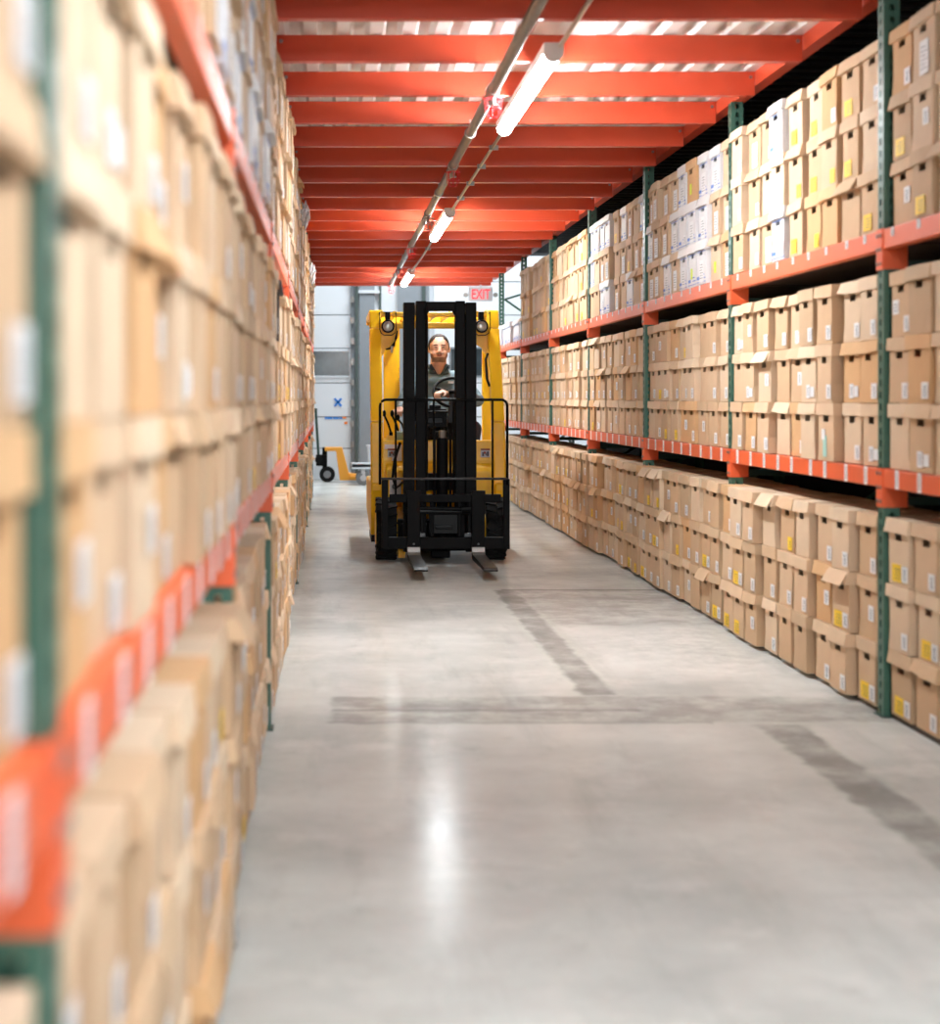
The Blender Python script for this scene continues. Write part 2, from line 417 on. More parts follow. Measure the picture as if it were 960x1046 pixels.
PX, PZ = 0.855, JB-0.062
sp = thing('sprinkler_pipe', 'grey sprinkler pipe running under the red joists', 'pipe', (PX, 12, PZ))
MB().tube([(PX, -3, PZ), (PX, 24.9, PZ)], 0.029, 'pipe_grey', 14).obj('pipe', sp, smooth=True)
for i, (yy, mt) in enumerate(((9.2, 'red_guard'), (12.2, 'red_guard'), (15.35, 'pipe_grey'), (18.5, 'red_guard'), (21.6, 'red_guard'), (24.75, 'red_guard'))):
    hd = MB().tube([(PX, yy, PZ-0.02), (PX, yy, PZ-0.075)], 0.014, 'steel').tube([(PX, yy, PZ-0.075), (PX, yy, PZ-0.082)], 0.024, 'steel').obj('sprinkler_head', sp)
    MB().tube([(PX, yy-0.05, PZ), (PX, yy+0.05, PZ)], 0.037, 'pipe_grey', 14).obj('pipe_tee', sp)
    g = MB(); n = 8
    zt, zb = PZ-0.045, PZ-0.145
    for k in range(n):
        a = 2*PI*k/n; c, s_ = math.cos(a), math.sin(a)
        g.tube([(PX+0.048*c, yy+0.048*s_, zt), (PX+0.040*c, yy+0.040*s_, zb+0.02), (PX+0.022*c, yy+0.022*s_, zb)], 0.0026, mt, 6)
    for (z, r) in ((zt, 0.048), (zb, 0.022), (zb+0.045, 0.043)):
        g.tube([(PX+r*math.cos(2*PI*k/12), yy+r*math.sin(2*PI*k/12), z) for k in range(13)], 0.0028, mt, 6, cap=False)
    g.box(PX-0.055, PX+0.055, yy-0.006, yy+0.006, zt-0.002, zt+0.004, mt)
    gd = g.obj('head_guard', hd)
    gd['label'] = 'red wire guard' if mt == 'red_guard' else 'grey wire guard'
for yy in (10.7, 13.8, 17.0, 20.1, 23.2):
    MB().tube([(PX, yy-0.02, PZ), (PX, yy+0.02, PZ)], 0.036, 'steel', 14).box(PX-0.004, PX+0.004, yy-0.01, yy+0.01, PZ+0.03, JB+0.02, 'steel').obj('pipe_hanger', sp)

# exit sign on the end beam
es = thing('exit_sign', 'illuminated exit sign with red letters at the end of the aisle', 'sign', (2.21, 25.62, 2.84))
MB().box(2.03, 2.38, 25.66, 25.715, 2.78, 2.985, 'sign_face').obj('housing', es, bevel=0.008)
for xx, nm in ((1.985, 'emergency_lamp'), (2.425, 'emergency_lamp')):
    MB().tube([(xx, 25.64, 2.87), (xx, 25.70, 2.87)], 0.034, 'lens_glass', 14).box(min(xx, 2.2), max(xx, 2.2), 25.69, 25.70, 2.86, 2.88, 'sign_face').obj(nm, es)
MB().box(2.19, 2.22, 25.67, 25.70, 2.985, 3.02, 'sign_face').obj('bracket', es)
cu = bpy.data.curves.new('exit_text', 'FONT'); cu.body = 'EXIT'; cu.size = 0.205; cu.extrude = 0.004; cu.align_x = 'CENTER'; cu.offset = 0.004
tmp = bpy.data.objects.new('tmp', cu); COL.objects.link(tmp); bpy.context.view_layer.update()
me = bpy.data.meshes.new_from_object(tmp.evaluated_get(bpy.context.evaluated_depsgraph_get())); bpy.data.objects.remove(tmp)
me.materials.clear(); me.materials.append(MATS['red_sign'])
wdt = max(v.co.x for v in me.vertices) - min(v.co.x for v in me.vertices)
for v in me.vertices: v.co.x *= 0.27/wdt
lt = bpy.data.objects.new('lettering', me); COL.objects.link(lt); lt.parent = es
lt.location = (2.205-2.21, 25.655-25.62, 2.812-2.84); lt.rotation_euler = (PI/2, 0, 0); lt['label'] = 'red glowing letters EXIT'

# ------------------------------------------------------------------ pallet racks
def post_mesh(h):
    """perforated C upright, local: x = depth (0 front), y = width, z up"""
    t = MB(); w, d, th = 0.076, 0.07, 0.003
    n = int(h/0.0508); cz = h/n
    def plate(P):
        hw, hz = 0.011, 0.014
        a0, a1 = 0.0, w; c = w/2
        for i in range(n):
            z0 = i*cz; z1 = z0+cz; m = (z0+z1)/2
            us = [a0, c-hw, c+hw, a1]; zs = [z0, m-hz, m+hz, z1]
            vs = [P(u, z) for z in zs for u in us]
            fs = [(r*4+q, r*4+q+1, r*4+q+5, r*4+q+4) for r in range(3) for q in range(3) if not (r == 1 and q == 1)]
            t.add(vs, fs, 'rack_green')
    plate(lambda u, z: (0.0, u-w/2, z))
    plate(lambda u, z: (d*u/w, -w/2, z))
    plate(lambda u, z: (d*(1-u/w), w/2, z))
    t.box(0.012, 0.016, -w/2+0.004, w/2-0.004, 0, h, 'green_dark')
    return t.mesh('upright_post')
POST_H = 3.09
PM = post_mesh(POST_H)
RACK_DEPTH = 1.05

def rack(name, label, side, ys, face):
    """side +1: rack to the right of the aisle (depth runs +X); -1: left"""
    rk = thing(name, label, 'rack', (face, ys[0], 0))
    def X(d): return face + side*d
    def bx(mbx, d0, d1, y0, y1, z0, z1, m):
        a, c = sorted((X(d0), X(d1))); mbx.box(a, c, y0, y1, z0, z1, m); return mbx
    for k, y in enumerate(ys):
        for d, flip in ((0.0, 0), (RACK_DEPTH, 1)):
            p_ = bpy.data.objects.new('upright_post', PM); COL.objects.link(p_); p_.parent = rk
            p_.location = (X(d) - face, y - ys[0], 0.006)
            p_.rotation_euler = (0, 0, (0 if side > 0 else PI) + (PI if flip else 0))
            if not flip:
                mb_ = bx(MB(), -0.012, 0.11, y-0.06, y+0.06, 0.0005, 0.006, 'green_dark'); mb_.obj('foot_plate', p_)
                mb_ = bx(MB(), 0.004, 0.085, y-0.045, y+0.045, POST_H+0.007, POST_H+0.012, 'rack_orange')
                mb_.obj('cap_plate', p_)
        zz = 0.25
        for q in range(5):
            z2 = min(zz+0.62, 3.0)
            a, c = ((0.08, RACK_DEPTH-0.08) if q % 2 == 0 else (RACK_DEPTH-0.08, 0.08))
            MB().tube([(X(a), y, zz), (X(c), y, z2)], 0.016, 'rack_green', 6).obj('brace', rk)
            zz = z2
        for z in (0.2, 1.02-0.12, 2.03-0.12):
            bx(MB(), 0.07, RACK_DEPTH-0.07, y-0.014, y+0.014, z, z+0.035, 'green_dark').obj('brace', rk)
    for k in range(len(ys)-1):
        y0, y1 = ys[k]+0.043, ys[k+1]-0.043
        for (zt, zb, lvl) in ((Z_MID_T, Z_MID_B, 0), (Z_TOP_T, Z_TOP_B, 1)):
            bm_ = bx(MB(), -0.002, 0.045, y0, y1, zb, zt-0.004, 'rack_orange')
            bo = bm_.obj('shelf_beam', rk, bevel=0.004)
            for (ya, yb) in ((y0-0.004, y0+0.004), (y1-0.004, y1+0.004)):
                cn = bx(MB(), -0.004, 0.10, ya, yb, zb-0.085, zt, 'rack_orange')
                yl = (ys[k]+0.002, ya) if ya < (y0+y1)/2 else (yb, ys[k+1]-0.002)
                bx(cn, -0.007, -0.001, yl[0], yl[1], zb-0.085, zt, 'rack_orange')
                for i in range(3):
                    yc = (yl[0]+yl[1])/2
                    a, c = sorted((X(-0.012), X(-0.007)))
                    cn.tube([(a, yc, zb-0.06+i*0.06), (c, yc, zb-0.06+i*0.06)], 0.008, 'steel', 8)
                cn.obj('beam_connector', bo)
            rb = bx(MB(), RACK_DEPTH-0.045, RACK_DEPTH, y0, y1, zb, zt-0.004, 'rack_orange'); rb.obj('shelf_beam', rk)
            n = 9
            for i in range(n):
                yc = y0 + (i+0.5)*(y1-y0)/n + random.uniform(-0.03, 0.03)
                hh = (0.078, 0.022) if lvl == 0 else (0.036, 0.019)
                zc = (zt+zb)/2 + (0 if lvl == 0 else 0.02)
                tg = bx(MB(), -0.0045, -0.0025, yc-hh[1], yc+hh[1], zc-hh[0]/2, zc+hh[0]/2, 'paper')
                for b_ in range(5 if k < 3 else 0):
                    zb_ = zc-hh[0]*0.34+b_*hh[0]*0.16
                    bx(tg, -0.0050, -0.0046, yc-hh[1]*0.6, yc+hh[1]*0.6, zb_, zb_+hh[0]*0.05, 'ink')
                tg.obj('shelf_tag', bo)
            bx(MB(), 0.047, RACK_DEPTH-0.047, y0+0.006, y1-0.006, zb+0.03, zt-0.002, 'deck_board').obj('shelf_deck', rk)
        bx(MB(), 0.03, RACK_DEPTH-0.05, y0+0.006, y1-0.006, 0.0005, 0.022, 'deck_board').obj('floor_board', rk)
    return rk
RY = [7.45 + BAY*(k-1) for k in range(0, 8)]         # 4.63 ... 24.37
LY = [1.56 + 2.8*(k-1) for k in range(0, 10)]         # -1.3 ... 23.9
rack('pallet_rack', 'long green and orange pallet rack along the right side of the aisle', 1, RY, RX)
rack('pallet_rack', 'blurred green and orange pallet rack along the left edge of the aisle', -1, LY, LX)

# ------------------------------------------------------------------ archive boxes
BW, BD, BH = 0.270, 0.365, 0.262
def body_t(tone, var):
    r = random.Random(var*13+5); t = MB(); m = tone; BW = r.uniform(0.246, 0.272)
    bl, br = r.choice([(0, 0), (0.002, 0.012), (0.010, 0.002), (0.004, 0.004), (0.0, 0.020), (0.018, 0.0)])
    sk = r.uniform(-0.011, 0.011); bf = r.uniform(-0.003, 0.002)
    zs = [0, 0.085, 0.184, 0.2145, 0.240, BH]; hw = 0.043
    hx = r.uniform(-0.012, 0.012)
    def s_(z): return math.sin(PI*z/BH)
    def xl(z): return -BW/2 + bl*s_(z) + sk*z/BH
    def xr(z): return BW/2 - br*s_(z) + sk*z/BH
    fr = []
    for z in zs:
        fr.append([(xl(z), 0.0, z), (hx-hw, bf*s_(z), z), (hx+hw, bf*s_(z), z), (xr(z), 0.0, z), (xr(z), BD, z), (xl(z), BD, z)])
    vs = [p for row in fr for p in row]; fs = []
    for i in range(len(zs)-1):
        for c in range(6):
            if i == 2 and c == 1: continue
            c2 = (c+1) % 6
            fs.append((i*6+c, i*6+c2, (i+1)*6+c2, (i+1)*6+c))
    n = (len(zs)-1)*6
    fs.append((5, 4, 3, 2, 1, 0)); fs.append(tuple(n+i for i in range(6)))
    t.add(vs, fs, m)
    # the hand hole opens into the hollow box; a rim gives the card its thickness
    a = [fr[2][1], fr[2][2], fr[3][2], fr[3][1]]
    bk = [(p[0], p[1]+0.005, p[2]) for p in a]
    t.add(a+bk, [(0, 4, 5, 1), (1, 5, 6, 2), (2, 6, 7, 3), (3, 7, 4, 0)], m)
    if tone == 'white_card':
        y = -0.0035
        for (x0, x1, z0, z1) in ((-0.13, 0.13, 0.012, 0.016), (-0.125, -0.05, 0.03, 0.05), (0.02, 0.12, 0.034, 0.040), (0.02, 0.09, 0.055, 0.062), (-0.12, 0.12, 0.205, 0.209)):
            t.box(x0*0.94, x1*0.94, y, y+0.002, z0, z1, 'blue_print')
    return t
def lid_t(tone, var):
    r = random.Random(var*29+3); t = MB()
    fl = [0.0, 0.012, 0.003, 0.020, 0.008, 0.028][var % 6]
    tl = [0, 0.0, 0.006, 0.010, -0.008, 0.004][var % 6]
    ex = 0.0075; x = BW/2+ex+0.001; y0, y1 = -0.007, BD+0.007
    zt, zb = BOX_H-0.002, 0.216
    d = r.uniform(0, 0.004)
    vs = [(-x, y0-fl, zb+max(tl, 0)), (x, y0-fl*0.7, zb-min(tl, 0)), (x, y1, zb), (-x, y1, zb),
          (-x, y0, zt-d), (x, y0, zt-0.001), (x, y1, zt), (-x, y1, zt-0.001), (0, y0-0.003, zt+0.001-d), (0, y0-fl-0.002, zb+0.002), (0, (y0+y1)/2, zt-0.004)]
    fs = [(0, 9, 8, 4), (9, 1, 5, 8), (1, 2, 6, 5), (2, 3, 7, 6), (3, 0, 4, 7), (4, 8, 10), (8, 5, 10), (5, 6, 10), (6, 7, 10), (7, 4, 10), (0, 3, 2, 1, 9)]
    t.add(vs, fs, tone)
    if var % 6 == 5:                                        # a torn front flap that stands out
        M = Matrix.Translation((0.02, y0-0.004, zt-0.012)) @ Matrix.Rotation(-0.55, 4, 'X')
        t.box(-x-0.02, x-0.03, -0.004, 0.0, -0.062, 0.0, tone, M)
    return t
def sticker_t(kind):
    t = MB(); y = -0.0050
    def sheet(x0, x1, z0, z1, m, dy=0.0): t.box(x0, x1, y-dy, y+0.0015, z0, z1, m)
    if kind == 'barcode':
        x0, z0 = 0.044, 0.018
        sheet(x0, x0+0.072, z0, z0+0.066, 'paper')
        for i in range(6): sheet(x0+0.022, x0+0.054, z0+0.009+i*0.008, z0+0.012+i*0.008, 'ink', 0.0006)
    elif kind == 'barcode_mid':
        x0, z0 = 0.02, 0.085
        sheet(x0, x0+0.072, z0, z0+0.066, 'paper')
        for i in range(6): sheet(x0+0.022, x0+0.054, z0+0.009+i*0.008, z0+0.012+i*0.008, 'ink', 0.0006)
    elif kind == 'yellow':
        sheet(-0.075, 0.035, 0.014, 0.086, 'yellow_paper')
        for i in range(4): sheet(-0.045, 0.03, 0.026+i*0.013, 0.029+i*0.013, 'ink', 0.0006)
    elif kind == 'yellow_small':
        sheet(0.03, 0.105, 0.012, 0.078, 'yellow_paper')
        for i in range(3): sheet(0.055, 0.09, 0.026+i*0.013, 0.029+i*0.013, 'ink', 0.0006)
    elif kind == 'sheet':
        sheet(-0.035, 0.075, 0.012, 0.150, 'paper')
        for i in range(6): sheet(-0.02, 0.045 if i % 2 else 0.06, 0.035+i*0.017, 0.038+i*0.017, 'ink', 0.0006)
    elif kind == 'double':
        sheet(-0.03, 0.03, 0.02, 0.085, 'paper'); sheet(0.04, 0.10, 0.026, 0.075, 'paper')
        for i in range(4): sheet(-0.018, 0.02, 0.034+i*0.011, 0.037+i*0.011, 'ink', 0.0006)
    elif kind == 'mint':
        sheet(-0.03, 0.025, 0.02, 0.12, 'mint_paper'); sheet(-0.05, 0.0, 0.10, 0.15, 'paper', 0.0004)
    elif kind == 'lime':
        sheet(-0.03, 0.02, 0.05, 0.12, 'lime_paper')
    elif kind == 'top_label':
        sheet(-0.10, -0.02, 0.095, 0.155, 'paper')
        for i in range(3): sheet(-0.09, -0.03, 0.108+i*0.013, 0.111+i*0.013, 'ink', 0.0006)
    return t
STN = {'barcode': ('paper_label', 'barcode tag'), 'barcode_mid': ('paper_label', 'raised barcode tag'), 'yellow': ('yellow_sticker', 'wide yellow sticker'), 'yellow_small': ('yellow_sticker', 'small yellow sticker'),
       'sheet': ('paper_sheet', 'white paper sheet'), 'double': ('paper_label', 'two white labels'), 'mint': ('paper_note', 'mint note'), 'lime': ('paper_note', 'lime note'), 'top_label': ('paper_label', 'upper white label')}
TC, MC = {}, {}
def tmpl(kind, *a):
    k = (kind,)+a
    if k not in TC: TC[k] = {'body': body_t, 'lid': lid_t, 'st': sticker_t}[kind](*a)
    return TC[k]
def mesh_of(name, kind, *a):
    k = (kind,)+a
    if k not in MC: MC[k] = tmpl(kind, *a).mesh(name)
    return MC[k]

boxes = []
def pick_look(side, tier, bay, row, col, r):
    """tone and stickers by zone, as in the photograph"""
    tone = 'kraft%d' % r.choice([0, 0, 1, 1, 2, 2, 3, 4]); st = []
    u = r.random()
    if side == 'right':
        if tier == 2:
            if bay == 1:                                   # between the first two visible uprights
                if col >= 5 and row < 2: st = ['sheet'] if u < 0.3 else ['barcode']
                elif col >= 5: st = ['barcode'] if u < 0.5 else ['sheet']
                else: st = ['yellow'] if u < 0.4 else ['yellow_small'] if u < 0.7 else ['barcode'] if u < 0.85 else []
                if col == 5 and row in (0, 2): tone = 'white_card'
            elif bay == 2:
                tone = 'white_card' if r.random() < (0.5 if row == 0 else 0.3) else tone; st = ['sheet'] if u < 0.6 else ['barcode']
                if u > 0.93: st = ['lime']
            elif bay == 3: tone = 'white_card' if r.random() < 0.45 else tone; st = ['sheet'] if u < 0.4 else ['yellow'] if u > 0.85 else []
            elif bay in (4, 5): st = ['yellow_small'] if u < 0.2 else []
            elif bay == 0: st = ['barcode'] if u < 0.4 else ['sheet'] if u < 0.6 else ['yellow'] if u < 0.7 else ['barcode_mid']
        elif tier == 1:
            st = ['barcode'] if u < 0.62 else ['barcode_mid'] if u < 0.72 else ['double'] if u < 0.84 else ['yellow_small'] if u < 0.9 and bay > 1 else []
        else:
            st = ['barcode'] if u < 0.55 else ['yellow_small', ] if u < 0.63 else ['yellow', 'barcode'] if u < 0.76 else ['barcode_mid'] if u < 0.86 else []
    else:
        if tier == 2:
            tone = 'white_card' if r.random() < 0.4 and bay < 3 else tone; st = ['sheet'] if u < 0.5 else ['double'] if u < 0.7 else []
        else:
            st = ['barcode'] if u < 0.45 else ['barcode_mid'] if u < 0.6 else ['double'] if u < 0.72 else ['yellow_small'] if u < 0.78 else []
    if tone == 'white_card': st = [s for s in st if s not in ('yellow',)]
    return tone, st

def fill(side, ys):
    sg = 1 if side == 'right' else -1
    face = RX if sg > 0 else LX
    for bay in range(len(ys)-1):
        y0, y1 = ys[bay]+0.046, ys[bay+1]-0.046
        for tier, zb in ((0, 0.024), (1, Z_MID_T+0.001), (2, Z_TOP_T+0.001)):
            n = 9; pitch = (y1-y0)/n
            grp = 0.0
            for col in range(n):
                r = random.Random(hash((sg, bay, tier, col)) & 0xffff)
                if col % r.choice([1, 2, 2, 3]) == 0: grp = r.uniform(-0.012, 0.022) if tier else r.uniform(-0.015, 0.035)
                if side == 'right' and tier == 0 and bay >= 1 and (col % 2 == 0 or r.random() < 0.3): grp0 = r.uniform(0.035, 0.07)
                if side == 'right' and tier == 0 and bay >= 1: grp = grp0 + (0.022 if col >= 6 else 0) - (0.03 if col == 0 and bay == 1 else 0)
                if side == 'left':
                    grp = (r.uniform(0.010, 0.018) + 0.020*col/8) if (bay in (1, 3, 5) or (tier and bay > 1)) else r.uniform(0.0, 0.012)
                    if bay == 0: grp = r.uniform(0.0, 0.008) if tier == 0 else r.uniform(-0.004, 0.006)
                    if bay == 1 and col < 5: grp = r.uniform(0.0, 0.012)
                rows = 3
                if side == 'right' and tier == 2 and bay == 6: rows = 1
                lean = r.uniform(-0.008, 0.008) if tier == 0 else r.uniform(-0.004, 0.006)
                for row in range(rows):
                    rr = random.Random(sg*100000+bay*3000+tier*700+col*31+row)
                    tone, st = pick_look(side, tier, bay, row, col, rr)
                    if side == 'right' and tier == 2 and bay == 6: tone, st = 'white_card', []
                    yc = y0+(col+0.5)*pitch + rr.uniform(-0.003, 0.003)
                    dx = grp + lean*row + rr.uniform(-0.006, 0.006)
                    xf = face + sg*(0.018 - dx)
                    zc = zb + row*BOX_H
                    rot = (-PI/2 if sg > 0 else PI/2) + rr.gauss(0, 0.010)
                    boxes.append(dict(side=side, tier=tier, bay=bay, row=row, col=col, tone=tone, st=st, var=rr.randrange(10),
                                      lid=rr.choice([0, 1, 2, 2, 0, 3, 4, 1, 4, 5 if rr.random() < 0.4 else 0]), loc=(xf, yc, zc), rot=rot, roll=rr.gauss(0, 0.007 if tier == 0 else 0.004), n=n))
fill('right', RY); fill('left', LY)
# a few boxes stand out from the floor stacks, and a dark one on the left middle shelf
for b in boxes:
    k = (b['side'], b['tier'], b['bay'], b['row'], b['col'])
    if k[0] == 'left' and k[1] == 1 and k[2] == 3 and k[4] in (2,) and k[3] == 2: b['tone'] = 'black_card'; b['st'] = []
    if k[0] == 'right' and k[1] == 1 and k[2] == 1 and k[3] == 0 and k[4] == 2: b['st'] = ['mint']
    if k[0] == 'right' and k[1] == 1 and k[2] == 0 and k[3] == 0 and k[4] == 7: b['st'] = ['double']
    if k[0] == 'right' and k[1] == 1 and k[2] == 0 and k[3] == 2 and k[4] == 8: b['st'] = ['top_label', 'barcode']
    if k[0] == 'right' and k[1] == 0 and k[2] == 0:
        if k[4] == 8: b['st'] = [['yellow', 'barcode'], ['barcode'], ['yellow', 'barcode']][k[3]]
        if k[4] == 7: b['st'] = [['barcode'], ['yellow', 'barcode'], ['barcode']][k[3]]
    if k[0] == 'right' and k[1] == 0 and k[2] == 1 and k[4] == 0: b['st'] = [['yellow', 'barcode'], ['barcode_mid'], ['barcode']][k[3]]
    if k[0] == 'right' and k[1] == 0 and k[2] == 1 and k[4] in (7, 8) and k[3] == 0: b['st'] = ['yellow']

def area(b):
    x, y, z = b['loc']; sg = 1 if b['side'] == 'right' else -1
    if y - 0.15 < 0.4: return 0.0
    us = []; vs = []
    for yy in (y-0.145, y+0.145):
        for zz in (z, z+BOX_H):
            us.append(VPX + F*x/yy); vs.append(VPY - F*(zz-H)/yy)
    u0, u1, v0, v1 = min(us), max(us), min(vs), max(vs)
    full = max(u1-u0, 1e-6)*max(v1-v0, 1e-6)
    w = min(u1, 960)-max(u0, 0); h = min(v1, 1046)-max(v0, 0)
    if w <= 0 or h <= 0: return 0.0
    return F*F*abs(x)*0.29*BOX_H/y**3 * (w*h)/full
for b in boxes: b['area'] = area(b)
boxes.sort(key=lambda b: -b['area'])
ORD = ['first', 'second', 'third', 'fourth', 'fifth', 'sixth', 'seventh', 'eighth', 'ninth']
TIER = ['floor tier', 'middle shelf', 'top shelf']; ROW = ['bottom', 'middle', 'top']
def make_box(b):
    col = {'white_card': 'white', 'black_card': 'black'}.get(b['tone'], 'brown')
    if b['tone'] == 'kraft4': col = 'tan'
    looks = [STN[s][1] for s in b['st']]
    look = '%s box' % col
    if looks: look += ' with ' + ('yellow sticker' if 'yellow' in b['st'] and len(looks) > 1 else looks[0])
    if b['bay'] == 0: pos = '%s nearer than first upright' % ORD[b['n']-1-b['col']]
    else: pos = '%s past %s upright' % (ORD[b['col']], ORD[b['bay']-1])
    label = '%s, %s %s, %s row, %s' % (look, b['side'], TIER[b['tier']], ROW[b['row']], pos)
    t = thing('archive_box', label, 'box', b['loc'], 'archive boxes on the %s rack' % b['side'])
    t.rotation_euler = (0, b['roll'], b['rot'])
    def child(name, me):
        o = bpy.data.objects.new(name, me); COL.objects.link(o); o.parent = t; return o
    child('body', mesh_of('body', 'body', b['tone'], b['var']))
    child('lid', mesh_of('lid', 'lid', lidtone(b), b['lid']))
    for s in b['st']: child(STN[s][0], mesh_of(STN[s][0], 'st', s))
def lidtone(b):
    return b['tone'].replace('kraft', 'kraftlid') if b['tone'].startswith('kraft') else ('white_cardlid' if b['tone'] == 'white_card' else b['tone'])
N_OWN = 300
for b in boxes[:N_OWN]: make_box(b)
rest = MB()
for b in boxes[N_OWN:]:
    M = Matrix.Translation(b['loc']) @ Euler((0, b['roll'], b['rot'])).to_matrix().to_4x4()
    rest.merge(tmpl('body', b['tone'], b['var']), M); rest.merge(tmpl('lid', lidtone(b), b['lid']), M)
    for s in b['st']: rest.merge(tmpl('st', s), M)
ro = bpy.data.objects.new('archive_boxes', rest.mesh('archive_boxes')); COL.objects.link(ro)
tag(ro, 'distant rows of brown archive boxes filling the far bays of both racks', 'boxes', kind='stuff')

# crumpled film on the left rack
def film(loc, r, seed, label):
    rn = random.Random(seed); mb_ = MB(); mb_.ell((0, 0, 0), r, 'plastic_film', 16, 10)
    v2 = []
    for p in mb_.v:
        k = 1 + 0.28*math.sin(9*p[0]/r[0]+seed)*math.cos(7*p[2]/r[2]) + rn.uniform(-0.16, 0.16)
        v2.append((p[0]*k+loc[0], p[1]*k+loc[1], p[2]*k+loc[2]))
    mb_.v = v2
    return tag(mb_.obj('plastic_wrap'), label, 'plastic wrap')
film((-0.19, 13.0, 2.72), (0.035, 0.16, 0.09), 1, 'crumpled clear plastic wrap bulging from the left top shelf, nearer one')
film((-0.19, 17.8, 2.62), (0.035, 0.18, 0.10), 2, 'crumpled clear plastic wrap below the last joist, left top shelf')

# ------------------------------------------------------------------ forklift
CX = 0.925
fk = thing('forklift', 'yellow and black forklift truck facing down the aisle with lowered forks', 'forklift', (CX, 15.4, 0))
Y_ = 'yellow_paint'; K_ = 'black_metal'
# chassis and bodywork
mb = MB()
mb.prism([(14.98, 0.10), (14.98, 0.46), (15.25, 0.46), (15.32, 0.34), (16.2, 0.34), (16.2, 0.10)], 0, 0.62, 1.23, Y_)
mb.box(0.62, 1.23, 14.42, 14.98, 0.09, 0.26, K_)
mb.obj('chassis', fk, bevel=0.012)
mb = MB()
mb.prism([(15.00, 0.46), (15.00, 0.82), (15.03, 0.99), (15.16, 0.99), (15.16, 0.46)], 0, 0.44, 1.41, Y_)
mb.prism([(14.90, 0.46), (14.90, 0.73), (14.93, 0.76), (15.00, 0.80), (15.00, 0.46)], 0, 0.47, 1.38, Y_)
mb.obj('front_cowl', fk, bevel=0.012)
MB().box(0.44, 1.41, 15.16, 15.86, 0.46, 0.49, 'black_plastic').obj('floor_plate', fk)
for s, x0, x1 in ((-1, 0.345, 0.44), (1, 1.41, 1.505)):
    mb = MB().prism([(14.98, 0.56), (14.98, 0.62), (15.14, 0.66), (15.9, 0.60), (16.95, 0.60), (16.95, 0.28), (15.20, 0.16), (15.06, 0.30)], 0, x0, x1, Y_)
    mb.obj('side_fender', fk, bevel=0.015)
    MB().box(min(x0, x1)+0.006, max(x0, x1)-0.006, 15.2, 15.9, 0.10, 0.158, 'black_plastic').obj('step', fk)
mb = MB().prism([(15.9, 0.36), (15.9, 0.94), (16.6, 0.98), (16.9, 0.94), (17.02, 0.80), (17.02, 0.42), (16.9, 0.16), (16.72, 0.12), (16.72, 0.36)], 0, 0.46, 1.40, Y_)
mb.obj('counterweight', fk, bevel=0.03)
# overhead guard
gd = MB()
def post(x0, x1, pts):
    for (ya, za), (yb, zb) in zip(pts[:-1], pts[1:]):
        gd.add([(x0, ya, za), (x1, ya, za), (x1, ya+0.13, za), (x0, ya+0.13, za), (x0, yb, zb), (x1, yb, zb), (x1, yb+0.13, zb), (x0, yb+0.13, zb)],
               [(0, 3, 2, 1), (4, 5, 6, 7), (0, 1, 5, 4), (1, 2, 6, 5), (2, 3, 7, 6), (3, 0, 4, 7)], Y_)
og = MB()
og.box(0.36, 1.50, 15.70, 15.76, 2.085, 2.13, Y_).box(0.36, 1.50, 15.68, 15.73, 1.98, 2.035, Y_)
og.box(0.345, 0.47, 15.76, 17.0, 2.09, 2.15, Y_).box(1.39, 1.515, 15.76, 17.0, 2.09, 2.15, Y_)
og.box(0.345, 1.515, 16.94, 17.02, 2.06, 2.15, Y_)
roof = og.obj('overhead_guard', fk, bevel=0.01)
for i in range(7):
    xx = 0.56+i*0.125
    MB().box(xx, xx+0.022, 15.76, 16.94, 2.095, 2.14, Y_).obj('guard_bar', roof)
for s, x0, x1 in ((-1, 0.345, 0.452), (1, 1.402, 1.51)):
    gd = MB(); post(x0, x1, [(15.0, 0.58), (15.12, 1.15), (15.62, 1.98), (15.70, 2.145)])
    gd.obj('guard_post', roof, bevel=0.014)
    gu = MB()
    a, c = (x1, x1+0.16) if s < 0 else (x0, x0-0.16)
    gu.prism([(a, 1.99), (c, 1.99), (a+(c-a)*0.88, 1.91), (a+(c-a)*0.66, 1.84), (a+(c-a)*0.30, 1.80), (a, 1.72)], 1, 15.63, 15.66, Y_)
    gu.obj('gusset', roof)
gd = MB(); gd.box(0.50, 0.655, 16.60, 16.66, 0.94, 2.09, Y_); gd.obj('guard_post', roof, bevel=0.01)
gd = MB(); gd.box(1.44, 1.525, 16.56, 16.66, 0.60, 2.09, Y_); gd.obj('guard_post', roof, bevel=0.01)
MB().tube([(1.395, 15.50, 1.75), (1.375, 15.47, 1.70), (1.375, 15.36, 1.52), (1.395, 15.33, 1.46)], 0.011, 'black_plastic', 8).obj('grab_handle', fk)
MB().tube([(0.489, 15.61, 1.79), (0.53, 15.61, 1.80), (0.560, 15.61, 1.83), (0.583, 15.61, 1.89), (0.594, 15.61, 1.96)], [0.005, 0.012, 0.015, 0.012, 0.005], 'black_plastic', 8).obj('hose_loop', fk)
MB().box(0.535, 0.555, 15.595, 15.60, 1.76, 1.82, 'sign_face', Matrix.Identity(4)).obj('paper_tag', fk)
